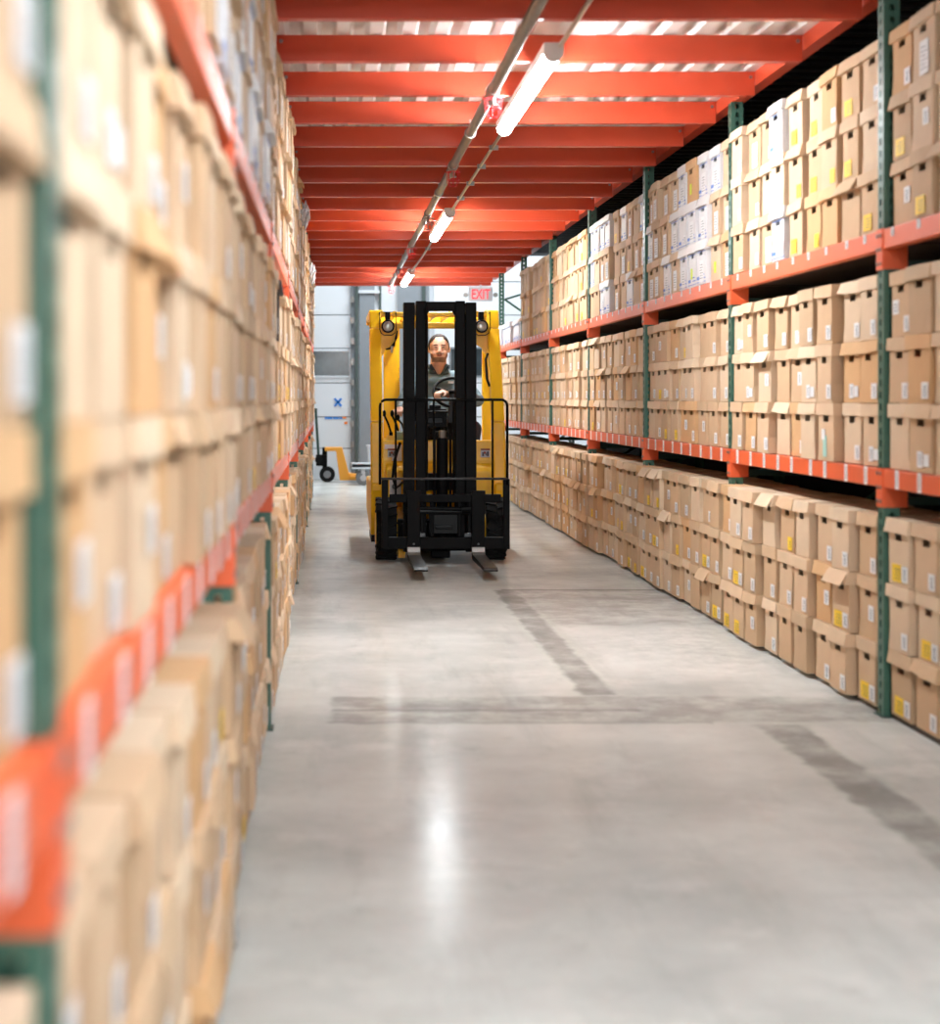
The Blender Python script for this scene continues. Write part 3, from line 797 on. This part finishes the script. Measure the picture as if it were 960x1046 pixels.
# headlamps
for x in (0.508, 1.345):
    hl = MB().wheel((0, 0, 0), 0.056, 0.05, 'black_plastic', 24, [(-0.035, 0.025), (-0.02, 0.05), (0.02, 0.060), (0.03, 0.058), (0.03, 0.045)])
    R_ = Matrix.Translation((x, 15.57, 1.995)) @ Matrix.Rotation(-PI/2, 4, 'Z')
    hl.v = [tuple(R_ @ Vector(p)) for p in hl.v]
    hl.box(x-0.022, x+0.022, 15.58, 15.68, 2.05, 2.12, 'black_plastic')
    ho = hl.obj('headlamp', fk)
    ln = MB().ell((x, 15.545, 1.995), (0.050, 0.012, 0.050), 'lens_glass', 20, 10).obj('lamp_lens', ho, smooth=True)
    w = 0.074
    pts = [(x-w, 15.53, 2.12), (x-w, 15.53, 1.97), (x-w+0.012, 15.53, 1.935), (x-w+0.04, 15.53, 1.915), (x+w-0.04, 15.53, 1.915), (x+w-0.012, 15.53, 1.935), (x+w, 15.53, 1.97), (x+w, 15.53, 2.12), (x-w, 15.53, 2.12)]
    g = MB().tube(pts, 0.005, 'black_plastic', 6)
    for sx in (-w, w): g.tube([(x+sx, 15.53, 2.115), (x+sx, 15.69, 2.115)], 0.005, 'black_plastic', 6)
    g.obj('lamp_guard', ho)
# mast
def chan(x0, x1, y0, y1, z0, z1, open_right):
    m_ = MB(); th = 0.018
    m_.box(x0, x1, y0, y0+th, z0, z1, K_).box(x0, x1, y1-th, y1, z0, z1, K_)
    if open_right: m_.box(x0, x0+th, y0+th, y1-th, z0, z1, K_)
    else: m_.box(x1-th, x1, y0+th, y1-th, z0, z1, K_)
    return m_
for (x0, x1, op) in ((0.592, 0.684, True), (1.098, 1.186, False)):
    chan(x0, x1, 14.20, 14.34, 0.10, 2.135, op).obj('mast_rail', fk, bevel=0.004)
for (x0, x1, op) in ((0.692, 0.775, True), (1.012, 1.090, False)):
    chan(x0, x1, 14.16, 14.28, 0.12, 2.145, op).obj('mast_rail', fk, bevel=0.004)
MB().box(0.775, 1.012, 14.26, 14.32, 0.60, 0.74, K_).obj('mast_crossmember', fk, bevel=0.004)
MB().box(0.58, 1.20, 14.345, 14.39, 0.20, 0.32, K_).obj('mast_crossmember', fk, bevel=0.004)
mb = MB().box(0.775, 1.012, 14.17, 14.25, 2.065, 2.140, K_)
mb.prism([(0.775, 2.065), (0.80, 2.065), (0.775, 2.02)], 1, 14.17, 14.25, K_); mb.prism([(1.012, 2.065), (1.012, 2.02), (0.987, 2.065)], 1, 14.17, 14.25, K_)
mb.obj('mast_crossmember', fk, bevel=0.004)
for x in (0.64, 1.14):
    MB().tube([(x, 14.40, 0.25), (x, 14.40, 1.25)], 0.032, K_, 14).tube([(x, 14.40, 1.25), (x, 14.40, 2.04)], 0.02, 'steel', 12).tube([(x, 14.40, 2.04), (x, 14.40, 2.10)], 0.03, K_, 12).obj('lift_cylinder', fk)
    MB().wheel((x+(0.06 if x < 1 else -0.06), 14.24, 2.075), 0.042, 0.03, 'steel', 16).obj('chain_pulley', fk)
    MB().box(x+(0.052 if x < 1 else -0.062), x+(0.062 if x < 1 else -0.052), 14.192, 14.198, 0.5, 2.06, 'black_gloss').obj('lift_chain', fk)
MB().tube([(0.908, 14.22, 0.22), (0.908, 14.22, 1.03)], 0.048, K_, 16).tube([(0.908, 14.22, 1.03), (0.908, 14.22, 1.09)], 0.03, 'steel', 12).obj('lift_cylinder', fk)
for x in (0.842, 0.972):
    MB().tube([(x, 14.19, 0.45), (x, 14.19, 1.02), (x+(0.02 if x < 0.9 else -0.02), 14.20, 1.07)], 0.012, 'black_plastic', 8).obj('mast_hose', fk)
MB().tube([(0.776, 14.145, 0.60), (0.776, 14.145, 2.0), (0.765, 14.15, 2.08)], 0.012, 'black_plastic', 8).obj('mast_hose', fk)
MB().tube([(0.575, 14.5, 0.98), (0.53, 14.42, 0.85), (0.51, 14.40, 0.70), (0.54, 14.42, 0.61), (0.60, 14.45, 0.66)], 0.013, 'black_plastic', 8).obj('hydraulic_hose', fk)
# carriage, backrest, forks
mb = MB()
mb.box(0.47, 1.37, 14.02, 14.07, 0.515, 0.580, K_).box(0.43, 1.42, 14.02, 14.07, 0.140, 0.235, K_)
mb.box(0.60, 1.24, 14.02, 14.06, 0.42, 0.475, K_)
for x in (0.72, 0.80, 1.02, 1.10): mb.box(x, x+0.03, 14.03, 14.12, 0.235, 0.515, K_)
mb.box(0.79, 1.05, 14.05, 14.10, 0.26, 0.42, 'black_gloss')
mb.box(0.84, 0.98, 14.03, 14.05, 0.30, 0.33, 'black_gloss').box(0.70, 0.76, 14.005, 14.03, 0.235, 0.27, 'worn_steel').box(1.07, 1.13, 14.005, 14.03, 0.235, 0.27, 'worn_steel')
cg = mb.obj('carriage', fk, bevel=0.006)
for (x0, x1) in ((0.408, 0.462), (1.385, 1.437)):
    MB().box(x0, x1, 14.00, 14.05, 0.14, 0.705, K_).obj('side_plate', cg, bevel=0.005)
MB().tube([(0.66, 14.01, 0.452), (1.05, 14.01, 0.452)], 0.014, 'worn_steel', 10).obj('side_shift_rod', cg)
MB().tube([(0.62, 14.01, 0.47), (1.05, 14.01, 0.46)], 0.02, K_, 10).tube([(1.05, 14.0, 0.46), (1.12, 14.0, 0.46)], 0.03, K_, 10).obj('side_shift_cylinder', cg)
lb = MB(); r_ = 0.009; xa, xb, zt, rc = 0.394, 1.416, 1.342, 0.05
arc = [(xa, 14.0, 0.66), (xa, 14.0, zt-rc)] + [(xa+rc-rc*math.cos(PI/2*i/4), 14.0, zt-rc+rc*math.sin(PI/2*i/4)) for i in range(1, 5)]
arc2 = [(xb-rc+rc*math.sin(PI/2*i/4), 14.0, zt-rc+rc*math.cos(PI/2*i/4)) for i in range(0, 5)] + [(xb, 14.0, 0.66)]
lb.tube(arc+arc2, 0.011, K_, 8)
lb.tube([(0.40, 13.995, 0.707), (1.42, 13.995, 0.707)], 0.010, 'worn_steel', 8)
for x in (0.520, 0.826, 0.984, 1.298): lb.tube([(x, 14.0, 0.58), (x, 14.0, zt)], 0.0085, K_, 8)
lb.obj('load_backrest', fk, smooth=True)
def fork(xc, label):
    w = 0.052
    f_ = MB()
    poly = [(14.015, 0.60), (13.975, 0.60), (13.97, 0.15), (13.955, 0.118), (13.92, 0.105), (12.90, 0.100), (12.86, 0.085), (12.86, 0.075), (13.93, 0.060), (13.98, 0.075), (14.01, 0.115), (14.015, 0.16)]
    o_ = f_.prism(poly, 0, xc-w, xc+w, K_).obj('fork', fk, bevel=0.004)
    MB().prism([(13.9735, 0.16), (13.9695, 0.16), (13.9695, 0.148), (13.9535, 0.1165), (13.918, 0.1035), (13.88, 0.102), (13.88, 0.1055), (13.919, 0.107), (13.956, 0.121)], 0, xc-w+0.001, xc+w-0.001, 'bright_steel').obj('worn_heel', o_)['label'] = 'shiny worn bend'
    MB().prism([(13.87, 0.1058), (12.90, 0.1015), (12.862, 0.0865), (12.862, 0.080), (12.90, 0.098), (13.87, 0.1035)], 0, xc-w+0.002, xc+w-0.002, 'worn_steel').obj('worn_blade', o_)['label'] = 'scuffed grey blade top'
    MB().box(xc-w-0.004, xc+w+0.004, 13.97, 14.02, 0.545, 0.612, K_).obj('fork_hook', o_)
    MB().tube([(xc, 13.975, 0.185), (xc, 13.962, 0.185)], 0.009, 'worn_steel', 8).obj('bolt', o_)
fork(0.664, ''); fork(1.182, '')
# wheels
def wheel(c, r, w, twin=False):
    mb_ = MB().wheel(c, r-0.012, w, 'rubber', 30)
    for k in range(20):
        a = 2*PI*k/20
        for s in (-1, 1):
            M = Matrix.Translation(c) @ Matrix.Rotation(a + s*0.08, 4, 'X') @ Matrix.Rotation(s*0.3, 4, 'Z')
            mb_.box(s*w*0.02 if s > 0 else -w*0.5, w*0.5 if s > 0 else -w*0.02, -0.026, 0.026, r-0.022, r-0.002, 'rubber', M)
    o_ = mb_.obj('wheel', fk)
    for s in (-1, 1):
        MB().wheel((c[0]+s*w*0.42, c[1], c[2]), r*0.56, 0.03, 'yellow_paint', 20, [(-0.02, 0.03), (-0.02, r*0.5), (0.02, r*0.54), (0.02, r*0.05)]).obj('hub', o_)
wheel((0.462, 14.62, 0.262), 0.262, 0.168); wheel((1.372, 14.62, 0.262), 0.262, 0.168)
wheel((0.85, 16.48, 0.2), 0.2, 0.13); wheel((1.00, 16.48, 0.2), 0.2, 0.13)
MB().box(0.545, 1.29, 14.55, 14.70, 0.19, 0.34, K_).box(0.83, 0.99, 14.45, 14.55, 0.03, 0.26, K_).obj('drive_axle', fk, bevel=0.01)
MB().box(0.56, 0.615, 14.45, 14.95, 0.03, 0.16, Y_).obj('frame_plate', fk)
# controls
MB().box(0.80, 1.00, 15.05, 15.20, 1.10, 1.265, 'black_plastic').box(0.83, 0.97, 15.04, 15.06, 1.13, 1.19, 'black_gloss').box(0.85, 0.95, 15.06, 15.15, 1.265, 1.295, 'black_plastic').box(0.79, 1.01, 15.02, 15.05, 1.225, 1.245, 'black_plastic').tube([(0.84, 15.12, 0.98), (0.84, 15.12, 1.10)], 0.02, 'black_plastic', 8).tube([(0.97, 15.12, 0.98), (0.97, 15.12, 1.10)], 0.02, 'black_plastic', 8).obj('display_console', fk, bevel=0.008)
WC = Vector((1.085, 15.50, 1.405)); tilt = Matrix.Rotation(math.radians(48), 4, 'X')
def wp(x, y): return WC + tilt @ Vector((x, y, 0))
sw = MB().tube([wp(0.172*math.cos(2*PI*k/32), 0.172*math.sin(2*PI*k/32)) for k in range(33)], 0.014, 'black_plastic', 10, cap=False)
for a in (0.3, PI-0.3, -PI/2): sw.tube([wp(0.03*math.cos(a), 0.03*math.sin(a)), wp(0.17*math.cos(a), 0.17*math.sin(a))], 0.012, 'black_plastic', 8)
sw.ell(WC, (0.045, 0.045, 0.03), 'black_plastic', 14, 8)
swo = sw.obj('steering_wheel', fk, smooth=True)
MB().tube([WC, (1.05, 15.28, 1.12), (1.04, 15.2, 0.94)], [0.028, 0.035, 0.045], 'black_plastic', 12).obj('steering_column', swo)
KN = wp(-0.135, -0.075) + Vector((-0.0, -0.035, 0.02))
MB().tube([KN + Vector((0, 0.02, -0.035)), KN], [0.014, 0.016], 'black_plastic', 8).ell(KN, (0.035, 0.03, 0.014), 'worn_steel', 14, 8).obj('spinner_knob', swo)
for i, (x, z1) in enumerate(((0.500, 1.235), (0.568, 1.235), (0.62, 1.20))):
    x1 = x-0.035
    MB().tube([(x+0.035, 15.24, 1.02), (x, 15.22, 1.13), (x1, 15.20, z1-0.03)], 0.009, 'black_plastic', 8).ell((x1, 15.20, z1-0.015), (0.016, 0.016, 0.03), 'black_plastic', 10, 8).obj('lever', fk)
MB().box(0.56, 0.66, 15.08, 15.20, 0.99, 1.065, 'pale_green').obj('fluid_box', fk, bevel=0.006)
MB().box(0.485, 0.55, 15.06, 15.16, 0.99, 1.03, Y_).box(0.505, 0.535, 15.08, 15.14, 1.03, 1.06, 'black_plastic').obj('switch_box', fk)
# labels on the cowl
mb = MB()
def decal(x0, x1, z0, z1, m, lift=0.0): mb.box(x0, x1, 14.892-lift, 14.8990-lift if False else 14.8985, z0, z1, m)
def cowl(name, rects, label):
    m_ = MB()
    for (x0, x1, z0, z1, mt, lf) in rects: m_.box(x0, x1, 14.9965-lf, 14.9995, z0, z1, mt)
    m_.obj(name, fk)['label'] = label
cowl('paper_label', [(0.462, 0.61, 0.915, 0.955, 'paper', 0), (0.525, 0.61, 0.815, 0.915, 'paper', 0)], 'white paper taped on the yellow cowl')
for x0 in (0.488, 1.288):
    cowl('warning_label', [(x0, x0+0.08, 0.845, 0.92, 'sign_face', 0.0015), (x0, x0+0.08, 0.905, 0.92, 'red_brown', 0.002), (x0+0.012, x0+0.03, 0.855, 0.89, 'ink', 0.002), (x0+0.04, x0+0.05, 0.86, 0.885, 'ink', 0.002), (x0+0.052, x0+0.07, 0.855, 0.895, 'ink', 0.002), (x0+0.025, x0+0.045, 0.875, 0.895, 'red_brown', 0.0022)], 'small warning label with pictograms')
m_ = MB(); m_.tube([(0.545, 14.875, 0.60), (0.545, 14.90, 0.60)], 0.024, 'worn_steel', 14).box(0.50, 0.60, 14.890, 14.8995, 0.47, 0.66, 'sign_face').obj('filler_cap', fk)
# seat
mb = MB().box(0.72, 1.24, 15.92, 16.45, 0.96, 1.05, 'black_plastic').box(0.74, 1.22, 16.42, 16.54, 1.03, 1.58, 'black_plastic')
st_ = mb.obj('seat', fk, bevel=0.03)
MB().box(1.23, 1.29, 16.1, 16.4, 1.14, 1.19, 'black_plastic').obj('armrest', st_, bevel=0.01)

# ------------------------------------------------------------------ driver
def solid(mb_, name, voxel=0.0075, smooth=4):
    t_ = bpy.data.objects.new('tmp', mb_.mesh('tmp')); COL.objects.link(t_)
    r = t_.modifiers.new('r', 'REMESH'); r.mode = 'VOXEL'; r.voxel_size = voxel; r.use_smooth_shade = True
    s = t_.modifiers.new('s', 'SMOOTH'); s.iterations = smooth; s.factor = 0.5
    bpy.context.view_layer.update()
    me_ = bpy.data.meshes.new_from_object(t_.evaluated_get(bpy.context.evaluated_depsgraph_get()))
    bpy.data.objects.remove(t_); me_.name = name; me_.materials.clear()
    me_.polygons.foreach_set('use_smooth', [True]*len(me_.polygons))
    return me_
HX, HY, HZ = 1.0, 16.16, 1.815
SL, SR = Vector((1.205, 16.28, 1.535)), Vector((0.795, 16.28, 1.535))
EL, ER = Vector((1.345, 16.02, 1.335)), Vector((0.655, 16.06, 1.29))
WL, WR = Vector((1.085, 15.66, 1.40)), Vector((0.615, 15.44, 1.235))
HL, HR = KN + Vector((0.01, 0.0, 0.012)), Vector((0.585, 15.245, 1.232))
WR = HR + Vector((0.03, 0.16, 0.015)); WL = HL + Vector((0.10, 0.12, 0.0))
s = 'skin'
b = MB()
# head, face, neck
b.ell((HX, HY, HZ+0.015), (0.093, 0.105, 0.112), s, 20, 14)
b.ell((HX, HY-0.022, HZ-0.060), (0.083, 0.080, 0.068), s, 18, 12)
b.ell((HX, HY-0.050, HZ-0.098), (0.046, 0.042, 0.028), s)
b.ell((HX-0.040, HY-0.062, HZ-0.045), (0.034, 0.032, 0.034), s); b.ell((HX+0.040, HY-0.062, HZ-0.045), (0.034, 0.032, 0.034), s)
b.ell((HX, HY-0.080, HZ+0.030), (0.060, 0.024, 0.014), s)
b.capsule((HX, HY-0.096, HZ+0.016), (HX, HY-0.116, HZ-0.034), 0.011, 0.017, s)
b.ell((HX-0.014, HY-0.106, HZ-0.037), (0.011, 0.012, 0.009), s); b.ell((HX+0.014, HY-0.106, HZ-0.037), (0.011, 0.012, 0.009), s)
b.ell((HX, HY-0.092, HZ-0.066), (0.028, 0.014, 0.010), s)
for sx in (-1, 1): b.ell((HX+sx*0.097, HY+0.005, HZ-0.012), (0.011, 0.022, 0.034), s)
b.capsule((HX, HY+0.03, HZ-0.09), (HX, HY+0.075, HZ-0.24), 0.074, 0.084, s)
# trunk and limbs
b.ell((HX, 16.28, 1.40), (0.195, 0.125, 0.19), s, 20, 14); b.ell((HX, 16.24, 1.22), (0.175, 0.15, 0.19), s, 20, 14)
b.ell((HX, 16.25, 1.12), (0.18, 0.14, 0.075), s, 20, 12)
b.capsule(SL, SR, 0.065, 0.065, s)
for S_, E_, W_ in ((SL, EL, WL), (SR, ER, WR)):
    b.capsule(S_, E_, 0.060, 0.046, s); b.capsule(E_, W_, 0.045, 0.029, s)
KL, KR_ = Vector((1.285, 15.74, 1.075)), Vector((0.80, 15.74, 1.08))
AL, AR = Vector((1.20, 15.46, 0.60)), Vector((0.80, 15.46, 0.60))
for q, K2, A2 in ((0.10, KL, AL), (-0.10, KR_, AR)):
    b.capsule((HX+q, 16.18, 1.115), K2, 0.085, 0.064, s); b.capsule(K2, A2, 0.058, 0.042, s)
    b.capsule(A2 + Vector((0, 0.03, -0.055)), A2 + Vector((0, -0.16, -0.070)), 0.036, 0.030, s)
# hands: palm, four fingers and a thumb
def hand(Wp, P, axis_f, curl, side_v):
    """P palm centre; axis_f from wrist to knuckles; curl direction the fingers bend to; side_v from index to little finger"""
    b.capsule(Wp, P - axis_f*0.02, 0.028, 0.030, s)
    for i, ln in enumerate((0.036, 0.040, 0.037, 0.030)):
        k0 = P + axis_f*0.022 + side_v*(-0.030+i*0.020)
        k1 = k0 + axis_f*ln*0.9 + curl*0.012
        k2 = k1 + curl*0.026 + axis_f*0.004
        k3 = k2 + curl*0.014 - axis_f*0.016
        b.capsule(P + side_v*(-0.022+i*0.015), k0, 0.013, 0.0105, s)
        b.capsule(k0, k1, 0.0105, 0.0098, s); b.capsule(k1, k2, 0.0098, 0.009, s); b.capsule(k2, k3, 0.009, 0.008, s)
    t0 = P - axis_f*0.025 - side_v*0.025; t1 = t0 - side_v*0.026 + axis_f*0.022 + curl*0.012; t2 = t1 + axis_f*0.026 + curl*0.022
    b.capsule(t0, t1, 0.0145, 0.012, s); b.capsule(t1, t2, 0.012, 0.0095, s)
fL = (HL - WL).normalized(); hand(WL, HL + Vector((0.012, 0.01, 0.022)), fL, Vector((0, -0.25, -0.97)).normalized(), fL.cross(Vector((0, 0, 1))).normalized())
fR = (HR - WR).normalized(); hand(WR, HR + Vector((0.01, 0.02, 0.018)), fR, Vector((0, -0.2, -0.98)).normalized(), fR.cross(Vector((0, 0, -1))).normalized())
pm = solid(b, 'person', 0.0068, 2)
pn = ['skin', 'beard', 'lip', 'brow', 'eye']
for n in pn: pm.materials.append(MATS[n])
for pl in pm.polygons:
    c = pl.center; dx, dy, dz = c.x-HX, c.y-HY, c.z-HZ; ix = 0
    if dy < 0.03 and dz > -0.16 and dz < 0.08:
        if -0.128 < dz < -0.050 and dy < 0.0 and (dz < -0.083 or abs(dx) > 0.052+0.4*(dz+0.083)): ix = 1
        if dy < -0.07 and -0.056 < dz < -0.046 and abs(dx) < 0.034: ix = 1
        if dy < -0.07 and abs(dx) < 0.026 and -0.074 < dz < -0.060: ix = 2
        if dy < -0.06 and 0.022 < dz < 0.034 and 0.014 < abs(dx) < 0.054: ix = 3
        if dy < -0.06 and 0.001 < dz < 0.012 and 0.020 < abs(dx) < 0.046: ix = 4
    pl.material_index = ix
org = Vector((HX, 16.25, 1.05))
for v in pm.vertices: v.co -= org
person = bpy.data.objects.new('person', pm); COL.objects.link(person); person.location = org
tag(person, 'seated forklift driver in a grey polo shirt steering with one hand', 'person')
def cloth(name, mb_, mname, voxel=0.009):
    me_ = solid(mb_, name, voxel, 3); me_.materials.append(MATS[mname])
    for v in me_.vertices: v.co -= org
    o_ = bpy.data.objects.new(name, me_); COL.objects.link(o_); o_.parent = person; return o_
c = MB(); g = 0.014; q = 'polo'
c.ell((HX, 16.28, 1.40), (0.195+g, 0.125+g, 0.19), q, 22, 14); c.ell((HX, 16.24, 1.22), (0.175+g, 0.15+g, 0.19), q, 22, 14)
c.capsule(SL, SR, 0.065+g, 0.065+g, q); c.ell((HX, 16.235, 1.512), (0.15, 0.128, 0.085), q, 20, 12)
for S_, E_, W_ in ((SL, EL, WL), (SR, ER, WR)):
    c.capsule(S_, E_, 0.064+g, 0.050+g, q); c.tube([E_, E_.lerp(W_, 0.9)], [0.050+g, 0.033+g*0.7], q, 14); c.ell(E_, (0.05+g,)*3, q)
shirt = cloth('polo_shirt', c, 'polo')
cc = MB()
for sx in (-1, 1):
    cc.add([(HX+sx*0.012, 16.135, 1.575), (HX+sx*0.085, 16.145, 1.585), (HX+sx*0.098, 16.20, 1.655), (HX+sx*0.070, 16.125, 1.672), (HX+sx*0.012, 16.115, 1.560),
            (HX+sx*0.012, 16.165, 1.565), (HX+sx*0.085, 16.175, 1.575), (HX+sx*0.090, 16.225, 1.650), (HX+sx*0.064, 16.155, 1.665), (HX+sx*0.012, 16.15, 1.555)],
           [(0, 1, 2, 3, 4), (9, 8, 7, 6, 5), (0, 5, 6, 1), (1, 6, 7, 2), (2, 7, 8, 3), (3, 8, 9, 4), (4, 9, 5, 0)], 'polo_dark')
cc.tube([(HX+0.094*math.cos(a), 16.235+0.085*math.sin(a), 1.645+0.012*math.sin(a)) for a in [-0.7+i*(PI+1.4)/14 for i in range(15)]], 0.020, 'polo_dark', 8)
def sub(mb_, name, par):
    me_ = mb_.mesh(name); 
    for v in me_.vertices: v.co -= org
    o_ = bpy.data.objects.new(name, me_); COL.objects.link(o_); o_.parent = par; return o_
sub(cc, 'collar', shirt)
for z in (1.50, 1.44): sub(MB().ell((HX+0.012, 16.137 if z > 1.46 else 16.128, z), (0.008, 0.004, 0.008), 'paper', 10, 6), 'button', shirt)
sub(MB().box(HX+0.085, HX+0.135, 16.128, 16.142, 1.49, 1.51, 'paper'), 'chest_emblem', shirt)
c = MB(); q = 'trouser'; g = 0.014
c.ell((HX, 16.25, 1.12), (0.18+g, 0.14+g, 0.075+g), q, 20, 12)
for qx, K2, A2 in ((0.10, KL, AL), (-0.10, KR_, AR)):
    c.capsule((HX+qx, 16.18, 1.115), K2, 0.085+g, 0.064+g, q); c.tube([K2, A2], [0.064+g, 0.050+g], q, 14)
cloth('trousers', c, 'trouser')
for K2, A2 in ((KL, AL), (KR_, AR)):
    sm = MB(); sm.capsule(A2 + Vector((0, 0.03, -0.058)), A2 + Vector((0, -0.17, -0.070)), 0.046, 0.038, 'black_plastic'); cloth('shoe', sm, 'black_plastic')
# short hair: a shell that covers crown, back and sides
hm = MB(); hm.ell((HX, HY+0.006, HZ+0.018), (0.0965, 0.1085, 0.1165), 'hair', 32, 22)
keep = []
for f_, m_ in zip(hm.f, hm.m):
    cx = sum(hm.v[i][0] for i in f_)/len(f_)-HX; cy = sum(hm.v[i][1] for i in f_)/len(f_)-HY; cz = sum(hm.v[i][2] for i in f_)/len(f_)-HZ
    front = cz > 0.104 - max(0, cy+0.06)*1.2 + (0.0 if abs(cx) < 0.045 else -0.025)
    sides = cy > -0.035 and cz > -0.01 and abs(cx) > 0.055
    back = cy > 0.02 and cz > -0.075
    if front or sides or back: keep.append((f_, m_))
hm.f = [k[0] for k in keep]; hm.m = [k[1] for k in keep]
ho = sub(hm, 'hair', person)
sd = ho.modifiers.new('solid', 'SOLIDIFY'); sd.thickness = 0.006; sd.offset = 0

# ------------------------------------------------------------------ at the far end: pallet truck and cart
pj = thing('pallet_truck', 'orange hand pallet truck with dark green handle by the overhead door', 'pallet truck', (0.02, 28.0, 0))
MB().tube([(-0.20, 28.05, 0.42), (-0.245, 28.0, 1.17)], 0.022, 'green_dark', 10).tube([(-0.255, 27.90, 1.17), (-0.235, 28.10, 1.17)], 0.018, 'green_dark', 8).obj('handle', pj)
MB().tube([(-0.20, 27.96, 0.36), (-0.20, 28.14, 0.36)], 0.06, 'black_plastic', 12).box(-0.24, -0.06, 27.98, 28.12, 0.26, 0.44, 'black_metal').tube([(-0.10, 28.05, 0.2), (-0.10, 28.05, 0.56)], 0.04, 'black_metal', 12).obj('pump_unit', pj, bevel=0.01)
def ywheel(mb_, cx, cy, cz, r, w, m):
    t_ = MB().wheel((0, 0, 0), r, w, m, 22); R_ = Matrix.Translation((cx, cy, cz)) @ Matrix.Rotation(PI/2, 4, 'Z')
    mb_.merge(t_, R_); return mb_
for yy in (27.97, 28.12):
    w_ = ywheel(MB(), -0.06, yy, 0.125, 0.125, 0.06, 'rubber').obj('wheel', pj)
    ywheel(MB(), -0.06, yy-0.02, 0.125, 0.06, 0.05, 'wheel_grey').obj('hub', w_)
MB().prism([(-0.10, 0.56), (0.18, 0.56), (0.29, 0.14), (0.50, 0.12), (0.50, 0.03), (0.14, 0.03), (0.08, 0.50), (-0.10, 0.50)], 1, 27.9, 28.25, 'jack_orange').obj('frame', pj, bevel=0.01)
for yy in (27.82, 28.18): MB().box(0.30, 1.25, yy, yy+0.16, 0.05, 0.11, 'jack_orange').obj('fork', pj, bevel=0.01)

ct = thing('platform_cart', 'white platform cart on grey casters left of the forklift', 'cart', (0.75, 27.2, 0))
MB().box(0.32, 1.25, 26.9, 27.5, 0.275, 0.335, 'paper').box(0.32, 1.25, 26.9, 26.93, 0.255, 0.355, 'door_white').obj('platform', ct, bevel=0.008)
for xx in (0.50, 1.12):
    for yy in (26.99, 27.40):
        cs = MB().box(xx-0.03, xx+0.03, yy-0.03, yy+0.03, 0.18, 0.275, 'sign_face').box(xx-0.012, xx+0.03, yy-0.042, yy-0.034, 0.08, 0.22, 'sign_face').obj('caster', ct)
        w_ = ywheel(MB(), xx, yy, 0.112, 0.112, 0.05, 'wheel_grey').obj('wheel', cs)
        ywheel(MB(), xx, yy-0.004, 0.112, 0.05, 0.05, 'sign_face').obj('hub', w_)
bn = thing('clear_bin', 'grey translucent bin standing on the white cart', 'bin', (0.72, 27.2, 0.336))
MB().prism([(0.58, 0.337), (0.86, 0.337), (0.88, 0.60), (0.56, 0.60)], 1, 27.0, 27.3, 'plastic_film').obj('tub', bn)
MB().box(0.55, 0.89, 26.99, 27.31, 0.60, 0.62, 'sign_face').obj('rim', bn)
tag(MB().box(0.60, 0.98, 27.53, 27.80, 0.0, 0.10, 'red_brown').box(0.62, 0.96, 27.55, 27.78, 0.10, 0.24, 'red_brown').box(0.64, 0.80, 27.57, 27.76, 0.24, 0.28, 'red_brown').obj('wooden_crate', bevel=0.01), 'red brown wooden crate on the floor behind the white cart', 'crate')

# ------------------------------------------------------------------ lights
def area_light(name, loc, rot, sx, sy, power, col=(1, 1, 1)):
    l = bpy.data.lights.new(name, 'AREA'); l.shape = 'RECTANGLE'; l.size = sx; l.size_y = sy; l.energy = power; l.color = col
    o_ = bpy.data.objects.new(name, l); COL.objects.link(o_); o_.location = loc; o_.rotation_euler = rot; return o_
area_light('high_bay_light', (1.6, 27.5, 6.1), (0, 0, 0), 3.0, 0.8, 85, (0.93, 0.97, 1.0))
area_light('rear_fill_light', (1.1, -5.0, 2.9), (math.radians(62), 0, 0), 2.6, 1.6, 80, (0.95, 0.98, 1.0))  # added fill from behind the camera, brightens the near bays
w = bpy.data.worlds.new('world'); scene.world = w; w.use_nodes = True
w.node_tree.nodes['Background'].inputs[0].default_value = (0.95, 0.97, 1.0, 1); w.node_tree.nodes['Background'].inputs[1].default_value = 0.38

# ------------------------------------------------------------------ camera
cam = bpy.data.cameras.new('camera'); co = bpy.data.objects.new('camera', cam); COL.objects.link(co)
co.location = (0, 0, H); co.rotation_euler = (PI/2, 0, 0)
cam.sensor_fit = 'HORIZONTAL'; cam.sensor_width = 36.0; cam.lens = F/960*36
cam.shift_x = (480-VPX)/960; cam.shift_y = -(523-VPY)/960
cam.clip_start = 0.05; cam.clip_end = 100
cam.dof.use_dof = True; cam.dof.focus_distance = 14.6; cam.dof.aperture_fstop = 2.5
scene.camera = co
scene.view_settings.view_transform = 'Standard'; scene.view_settings.look = 'None'
scene.view_settings.gamma = 1.0; scene.view_settings.use_curve_mapping = False
scene.view_settings.exposure = 2.0
scene.cycles.max_bounces = 8; scene.cycles.diffuse_bounces = 5
